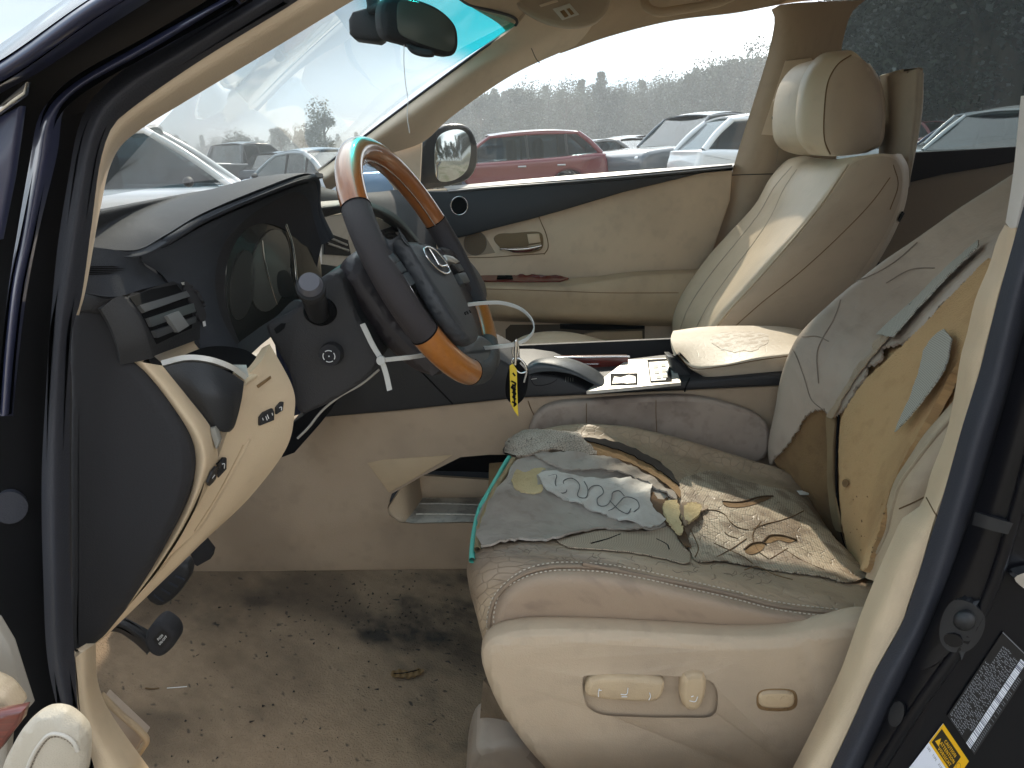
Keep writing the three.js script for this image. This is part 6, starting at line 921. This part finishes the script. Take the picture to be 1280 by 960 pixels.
// side profiles in metres, front at -x: lower body, roof line points, wheel places
const KINDS = {
  suv: { L: 4.65, Wd: 1.86, belt: 1.02, beltR: 1.14, lower: [[-2.3, 0.42], [-2.34, 0.66], [-2.2, 0.88], [-1.9, 0.98], [-1.15, 1.04], [0.9, 1.10], [2.1, 1.16], [2.26, 1.05], [2.32, 0.72], [2.28, 0.42]], A: [-1.18, 1.04], roofF: [-0.45, 1.60], roofR: [1.62, 1.62], D: [2.14, 1.14], pill: [0.42, 1.34], wheels: [-1.42, 1.36], r: 0.36 },
  sedan: { L: 4.7, Wd: 1.82, lower: [[-2.3, 0.36], [-2.34, 0.58], [-2.2, 0.74], [-1.6, 0.86], [-1.0, 0.92], [1.3, 0.96], [2.1, 0.98], [2.3, 0.86], [2.34, 0.6], [2.3, 0.36]], A: [-1.1, 0.92], roofF: [-0.25, 1.40], roofR: [0.85, 1.42], D: [1.65, 0.98], pill: [0.25, 1.0], wheels: [-1.4, 1.38], r: 0.33 },
  pickup: { L: 5.8, Wd: 2.0, lower: [[-2.9, 0.52], [-2.95, 0.9], [-2.85, 1.1], [-2.5, 1.18], [-1.35, 1.24], [0.75, 1.28], [2.85, 1.32], [2.9, 0.9], [2.86, 0.52]], A: [-1.4, 1.24], roofF: [-0.65, 1.86], roofR: [0.62, 1.88], D: [0.86, 1.28], pill: [-0.05, 0.62], wheels: [-1.86, 1.75], r: 0.41 },
  hatch: { L: 4.2, Wd: 1.76, lower: [[-2.05, 0.36], [-2.1, 0.6], [-1.95, 0.78], [-1.5, 0.92], [-0.95, 1.0], [1.0, 1.04], [1.9, 1.06], [2.05, 0.9], [2.08, 0.6], [2.02, 0.36]], A: [-1.05, 1.0], roofF: [-0.3, 1.50], roofR: [1.2, 1.50], D: [1.85, 1.06], pill: [0.3, 1.05], wheels: [-1.3, 1.24], r: 0.32 },
};
function bodyOf(k) {                                          // lower body with wheel arches, flanks bulging a little
  const s = new THREE.Shape(); const b = k.lower; s.moveTo(b[0][0], b[0][1]);
  const up = new THREE.SplineCurve(b.map((p) => new THREE.Vector2(...p))).getPoints(40); up.forEach((p) => s.lineTo(p.x, p.y));
  for (const x of [k.wheels[1], k.wheels[0]]) { const y0 = b[0][1], R0 = k.r + 0.07, a = Math.asin(clamp((y0 - k.r) / R0, -1, 1)); s.lineTo(x + R0 * Math.cos(a), y0); for (let i = 1; i <= 14; i++) { const t = lerp(a, Math.PI - a, i / 14); s.lineTo(x + R0 * Math.cos(t), k.r + R0 * Math.sin(t)); } }
  const g = new THREE.ExtrudeGeometry(s, { depth: k.Wd - 0.24, bevelEnabled: true, bevelThickness: 0.12, bevelSize: 0.09, bevelOffset: -0.09, bevelSegments: 4 }); g.translate(0, 0, -(k.Wd - 0.24) / 2); return toCreasedNormals(g, 0.6);
}
function makeCar(kind, color, label, category, group, { detail = true, rough = 0.25 } = {}) {
  const k = KINDS[kind], o = new THREE.Group(); o.name = numbered(kind === 'pickup' ? 'pickup_truck' : 'parked_car'); o.userData = { label, category }; if (group) o.userData.group = group;
  const paint = std(color, rough, { clearcoat: 1, clearcoatRoughness: 0.05 });
  const body = part(o, 'body', k.geo ??= bodyOf(k), paint);
  const wb = k.Wd / 2 - 0.10, wt = k.Wd / 2 - 0.26, q = (p, w, s) => V(p[0], p[1], s * w), tub = (pts, r) => tube(pts, r, 24, false, 8);
  const y = (x) => { for (let i = 0; i < k.lower.length - 1; i++) { const [a, b] = [k.lower[i], k.lower[i + 1]]; if (x >= a[0] && x <= b[0] && a[1] > 0.6) return lerp(a[1], b[1], (x - a[0]) / (b[0] - a[0])); } return k.A[1]; };
  const roof = k.roof ??= (() => { const rows = [-1, -0.6, 0, 0.6, 1].map((s) => [k.roofF, [lerp(k.roofF[0], k.roofR[0], 0.3), k.roofF[1] + 0.05], [lerp(k.roofF[0], k.roofR[0], 0.7), k.roofR[1] + 0.045], k.roofR].map((p) => V(p[0] - 0.05 * (1 - s * s), p[1] + 0.05 * (1 - s * s), s * wt))); return loft(rows, { nu: 16, nv: 4, t: 0.03 }); })();
  part(o, 'roof', roof, paint);
  const pil = k.pil ??= mergeGeometries([-1, 1].flatMap((s) => [tub([q(k.A, wb, s), q([lerp(k.A[0], k.roofF[0], 0.55), lerp(k.A[1], k.roofF[1], 0.6)], lerp(wb, wt, 0.6), s), q(k.roofF, wt, s)], 0.035), tub([q(k.roofF, wt, s), q([0.5 * (k.roofF[0] + k.roofR[0]), k.roofF[1] + 0.04], wt, s), q(k.roofR, wt, s)], 0.035), tub([q(k.roofR, wt, s), q([lerp(k.roofR[0], k.D[0], 0.5), lerp(k.roofR[1], k.D[1], 0.42)], lerp(wt, wb, 0.45), s), q(k.D, wb, s)], 0.06)]));
  part(o, 'pillars', pil, paint);
  const bp = k.bp ??= mergeGeometries([-1, 1].flatMap((s) => k.pill.map((x) => tub([q([x, y(x)], wb, s), q([x - 0.02, k.roofF[1] + 0.02], wt, s)], 0.03))));
  part(o, 'door_pillars', bp, trimM);
  const quadG = (a, b, c, d) => sheet([[a, b], [d, c]].map((r) => resample(r, 8)), 0.006);
  const sideGlass = (s) => { const P0 = [k.A[0] + 0.12, y(k.A[0]) + 0.01], P1 = [k.D[0] - 0.1, k.D[1]], t0 = [k.roofF[0] + 0.02, k.roofF[1] - 0.01], t1 = [k.roofR[0] - 0.02, k.roofR[1] - 0.01]; return quadG(q(t0, wt, s), q(t1, wt, s), q(P1, wb, s), q(P0, wb, s)); };
  for (const s of [-1, 1]) part(o, 'side_window', k['sg' + s] ??= sideGlass(s), carGlass);
  part(o, 'windscreen', k.ws ??= quadG(q(k.roofF, wt, -1), q(k.roofF, wt, 1), q(k.A, wb, 1), q(k.A, wb, -1)), carGlass);
  part(o, 'rear_window', k.rw ??= quadG(q(k.roofR, wt, -1), q(k.roofR, wt, 1), q(k.D, wb, 1), q(k.D, wb, -1)), carGlass);
  const tg = k.tg ??= toCreasedNormals(new THREE.LatheGeometry([[0.2, -0.11], [k.r - 0.02, -0.11], [k.r, -0.08], [k.r, 0.08], [k.r - 0.02, 0.11], [0.2, 0.11]].map((p) => new THREE.Vector2(...p)), 28).rotateX(Math.PI / 2), 0.6);
  const rg = k.rg ??= mergeGeometries([new THREE.CylinderGeometry(k.r - 0.1, k.r - 0.1, 0.05, 24).rotateX(Math.PI / 2).toNonIndexed(), ...Array.from({ length: 5 }, (_, i) => new THREE.BoxGeometry(0.05, (k.r - 0.12) * 2, 0.03).rotateZ(i * Math.PI / 5).translate(0, 0, 0.04).toNonIndexed()), ...Array.from({ length: 5 }, (_, i) => new THREE.BoxGeometry(0.05, (k.r - 0.12) * 2, 0.03).rotateZ(i * Math.PI / 5).translate(0, 0, -0.04).toNonIndexed())]);
  for (const s of [-1, 1]) for (const x of k.wheels) { const w = part(o, 'wheel', tg, tyreM); w.position.set(x, k.r, s * (k.Wd / 2 - 0.14)); const r = part(w, 'rim', rg, rimM); r.position.z = s * 0.06; }
  if (!detail) return o;
  const fx = k.lower[1][0], rx = k.lower.at(-2)[0], fy = k.lower[2][1] - 0.1, ry = k.lower.at(-3)[1] - 0.2;
  const blob = (w, h, d2, x, yy, z) => new THREE.SphereGeometry(1, 20, 14).scale(w, h, d2).translate(x, yy, z);
  for (const s of [-1, 1]) {
    part(o, 'headlight', blob(0.24, 0.09, 0.16, fx + 0.24, fy, s * (k.Wd / 2 - 0.24)), clearLamp);
    part(o, 'tail_light', blob(0.17, 0.12, 0.15, rx - 0.19, ry, s * (k.Wd / 2 - 0.19)), redLamp);
    part(o, 'wing_mirror', blob(0.05, 0.05, 0.09, k.A[0] + 0.38, y(k.A[0]) + 0.07, s * (k.Wd / 2 + 0.05)), trimM);
    for (const x of k.pill) part(o, 'door_handle', new THREE.CapsuleGeometry(0.02, 0.16, 4, 8).rotateZ(Math.PI / 2).translate(x - 0.16, k.A[1] - 0.12, s * (k.Wd / 2 + 0.004)), rimM);
    part(o, 'sill_strip', new THREE.BoxGeometry(k.wheels[1] - k.wheels[0] - 0.9, 0.09, 0.05).translate((k.wheels[0] + k.wheels[1]) / 2, k.lower[0][1] + 0.06, s * (k.Wd / 2 - 0.01)), trimM);
  }
  part(o, 'front_bumper', new THREE.CapsuleGeometry(0.09, k.Wd - 0.5, 4, 10).rotateX(Math.PI / 2).translate(fx + 0.1, 0.52, 0), trimM);
  part(o, 'rear_bumper', new THREE.CapsuleGeometry(0.09, k.Wd - 0.5, 4, 10).rotateX(Math.PI / 2).translate(rx - 0.1, 0.52, 0), kind === 'pickup' ? rimM : trimM);
  for (const x of [0.1, 0.75]) for (const s of [-1, 1]) part(o, 'car_seat', new THREE.CapsuleGeometry(0.2, 0.4, 4, 10).scale(0.5, 1, 1).translate(kind === 'pickup' ? x - 0.5 : x, k.A[1] + 0.1, s * 0.38), insideM);
  return o;
}
const stand = (o, u, dist, turn) => { const d = ray(u, 190); d.y = 0; d.normalize(); scene.add(o); o.position.set(d.x * dist, 0, d.z * dist); o.rotation.y = turn * DEG; return o; };   // dist metres away in the direction of a picture column
stand(makeCar('suv', [0.15, 0.006, 0.012], 'dark red sport utility car parked beyond the passenger window', 'car'), 634, 19.2, 4);
stand(makeCar('sedan', [0.03, 0.032, 0.035], 'dark saloon car between the red car and the grey pickup', 'car'), 764, 24, -50);
stand(makeCar('pickup', [0.10, 0.115, 0.13], 'grey pickup truck parked behind the white car, facing left', 'pickup truck'), 880, 20.5, 32);
stand(makeCar('suv', [0.72, 0.73, 0.74], 'white sport utility car with red tail light at the edge of the passenger window', 'car'), 1004, 15.5, 184);
stand(makeCar('hatch', [0.70, 0.71, 0.72], 'silver white hatchback close behind the dark rear window', 'car'), 1262, 15, 28);
stand(makeCar('suv', [0.55, 0.57, 0.6], 'pale car second in the row behind the dark rear window', 'car'), 1240, 20.5, 28);
stand(makeCar('sedan', [0.04, 0.07, 0.16], 'blue saloon car third in the row behind the dark rear window', 'car'), 1205, 26, 28);
stand(makeCar('suv', [0.74, 0.74, 0.73], 'white car with its tall roof close beyond the left end of the dashboard', 'car'), 138, 9.2, 196);
stand(makeCar('pickup', [0.06, 0.062, 0.066], 'dark pickup truck facing the camera far beyond the middle of the windscreen', 'pickup truck'), 302, 30, -120);
stand(makeCar('hatch', [0.03, 0.035, 0.05], 'small dark car beyond the windscreen left of the steering wheel top', 'car'), 352, 30, -100);
stand(makeCar('sedan', [0.30, 0.36, 0.42], 'grey blue saloon car beyond the windscreen just left of the wheel', 'car'), 382, 19, -40);
stand(makeCar('sedan', [0.10, 0.14, 0.24], 'blue saloon car seen through the small quarter window', 'car'), 462, 21, 20);
{ // long rows of parked cars across the field
  const cols = [[0.7, 0.7, 0.7], [0.03, 0.03, 0.035], [0.35, 0.36, 0.38], [0.12, 0.13, 0.14], [0.72, 0.72, 0.7], [0.2, 0.02, 0.02], [0.05, 0.09, 0.2], [0.5, 0.48, 0.43]];
  const protos = [];['sedan', 'suv', 'hatch'].forEach((k) => cols.forEach((c) => protos.push([k, c])));
  const made = new Map(); let n = 0;
  for (let row = 0; row < 4; row++) for (let i = 0; i < 42; i++) {
    const dist = 34 + row * 13 + 3 * rnd(), u = 20 + i * 32 + 22 * rnd(); if (u > 1290 || rnd() < 0.12) continue;
    const [k, c] = protos[Math.floor(rnd() * protos.length)], cname = ['white', 'black', 'grey', 'charcoal', 'cream white', 'dark red', 'blue', 'tan'][cols.indexOf(c)], key = k + c; let o;
    if (made.has(key)) { o = made.get(key).clone(); o.name = numbered('parked_car'); } else { o = makeCar(k, c, `${cname} ${k === 'suv' ? 'sport utility car' : k === 'hatch' ? 'hatchback' : 'saloon'} parked in the long rows across the far field`, 'car', `${cname} ${k} cars in the far rows`, { detail: false }); made.set(key, o); }
    stand(o, u, dist * (u < 500 ? 1 : 1), -70 + 20 * rnd() + (rnd() < 0.3 ? 180 : 0)); n++;
  }
}
// trees
function crown(n, h, w, pine, s0) {
  seed = s0; const pos = [], nor = [], idx = [], clumps = [];
  const nc = pine ? 26 : 15; for (let i = 0; i < nc; i++) { const t = pine ? i / nc : rnd(), y = pine ? 0.14 + 0.86 * t : 0.28 + 0.62 * t, a = rnd() * 6.283, rr = pine ? (1 - t) * 0.8 * rnd() ** 0.5 : (0.25 + 0.75 * Math.sin(Math.PI * Math.min(1, 0.2 + t * 0.85))) * rnd() ** 0.5; clumps.push([Math.cos(a) * rr * w * 0.5, y * h, Math.sin(a) * rr * w * 0.5, (pine ? 0.10 + 0.16 * (1 - t) : 0.17 + 0.15 * rnd()) * w]); }
  for (let k = 0; k < n; k++) {
    const c = clumps[Math.floor(rnd() * nc)]; const d = V(rnd() - 0.5, (rnd() - 0.5) * (pine ? 0.5 : 0.85), rnd() - 0.5).normalize().multiplyScalar(c[3] * (0.45 + 0.6 * rnd())), p = V(c[0], c[1], c[2]).add(d);
    const s = w * (n > 5000 ? 0.006 + 0.009 * rnd() : 0.011 + 0.016 * rnd()), a = V(rnd() - 0.5, rnd() - 0.5, rnd() - 0.5).normalize(), b = a.clone().cross(V(rnd() - 0.5, rnd(), rnd() - 0.5)).normalize(), nn = d.clone().normalize().add(V(0, 0.4, 0)).normalize(), o = pos.length / 3;
    for (const [x, y] of [[-1, -0.6], [1, -0.6], [0.7, 0.8], [-0.7, 0.8]]) { const q = p.clone().addScaledVector(a, s * x).addScaledVector(b, s * y); pos.push(q.x, q.y, q.z); nor.push(nn.x, nn.y, nn.z); } idx.push(o, o + 1, o + 2, o, o + 2, o + 3);
  }
  const g = new THREE.BufferGeometry(); g.setAttribute('position', new THREE.Float32BufferAttribute(pos, 3)); g.setAttribute('normal', new THREE.Float32BufferAttribute(nor, 3)); g.setIndex(idx); return g;
}
function makeTree(h, w, pine, s0, n, label, group, m) {
  const o = new THREE.Group(); o.name = numbered(pine ? 'pine_tree' : 'tree'); o.userData = { label, category: 'tree', group };
  const g = [new THREE.CylinderGeometry(0.05 * w * 0.4, 0.05 * w, h * 0.75, 9).translate(0, h * 0.375, 0)]; seed = s0 + 5;
  for (let i = 0; i < 6; i++) { const a = rnd() * 6.28, y = h * (0.3 + 0.35 * rnd()); g.push(rod(V(0, y, 0), V(Math.cos(a) * w * 0.3, y + h * 0.16, Math.sin(a) * w * 0.3), 0.018 * w, 0.006 * w, 6)); }
  part(o, 'trunk', mergeGeometries(g), std([0.10, 0.075, 0.05], 0.9)); part(o, 'crown', crown(n, h, w, pine, s0), m); return o;
}
{
  const leafM = (c) => std(c, 0.9, { transmission: 0.3, thickness: 0 });
  const dk = leafM([0.062, 0.080, 0.045]), md = leafM([0.085, 0.105, 0.06]);
  const far = [makeTree(15, 8, false, 401, 5000, '', 0, md), makeTree(15.5, 7, true, 409, 5000, '', 0, dk), makeTree(13, 9, false, 419, 5000, '', 0, dk), makeTree(15, 8, true, 431, 5000, '', 0, md)];
  const near = [makeTree(20, 11, false, 443, 22000, '', 0, dk), makeTree(17, 10, false, 457, 22000, '', 0, dk), makeTree(22, 8, true, 467, 20000, '', 0, dk)];
  seed = 991; counts.tree = counts.pine_tree = -1;
  const put = (proto, u, dist, k, label, group, lean = 1) => { const o = proto.clone(); o.name = numbered(proto.children[1].geometry === far[1].children[1].geometry || proto.children[1].geometry === far[3].children[1].geometry || proto === near[2] ? 'pine_tree' : 'tree'); o.userData = { label, category: 'tree', group }; stand(o, u, dist, 360 * rnd()); o.scale.set(k * lean, k, k * lean); return o; };
  for (let i = 0; i < 76; i++) { const u = 560 + i * 6.7 + 5 * rnd(); put(far[[0, 2, 0, 2, 1, 2, 0, 3][Math.floor(rnd() * 8)]], u, 128 + 30 * rnd(), 0.78 + 0.07 * rnd() + 0.24 * smooth(780, 960, u), 'hazy tree in the treeline beyond the passenger window', 'trees of the hazy treeline'); }
  for (let i = 0; i < 22; i++) { const u = 1112 + i * 12 + 8 * rnd(); put(near[Math.floor(rnd() * 3)], u, 40 + 12 * rnd(), 0.9 + 0.25 * rnd(), 'tall dark tree in the wood behind the rear window', 'trees behind the rear window', 1.1); }
  for (let i = 0; i < 40; i++) { const u = 90 + i * 9.5 + 8 * rnd(); put(far[Math.floor(rnd() * 4)], u, 260 + 40 * rnd(), 0.55 + 0.18 * rnd(), 'small far tree on the skyline beyond the windscreen', 'far trees beyond the windscreen'); }
  for (let i = 0; i < 14; i++) { const o = put(near[i % 3], 640, 40, 0.7 + 0.3 * rnd(), 'tree beyond the yard that shows only in the wing mirror', 'trees behind the car'); o.position.set(45 + 8 * rnd(), 0, -40 + 4.4 * i); }
  put(far[0], 292, 120, 0.44 * 0.9, 'round tree standing above the far skyline left of the steering wheel', undefined, 1.3);
  put(far[2], 305, 124, 0.40, 'spreading lower tree beside the round tree beyond the windscreen', undefined, 1.2);
  put(far[0], 408, 88, 0.50, 'broad tree just above the steering wheel beyond the windscreen', undefined, 1.05);
  put(far[2], 352, 140, 0.52, 'dark bushy tree between the two taller trees beyond the windscreen', undefined, 1.2);
  put(far[0], 376, 140, 0.48, 'pointed tree right of the dark bushy tree beyond the windscreen', undefined, 0.8);
}
renderer.render(scene, camera);
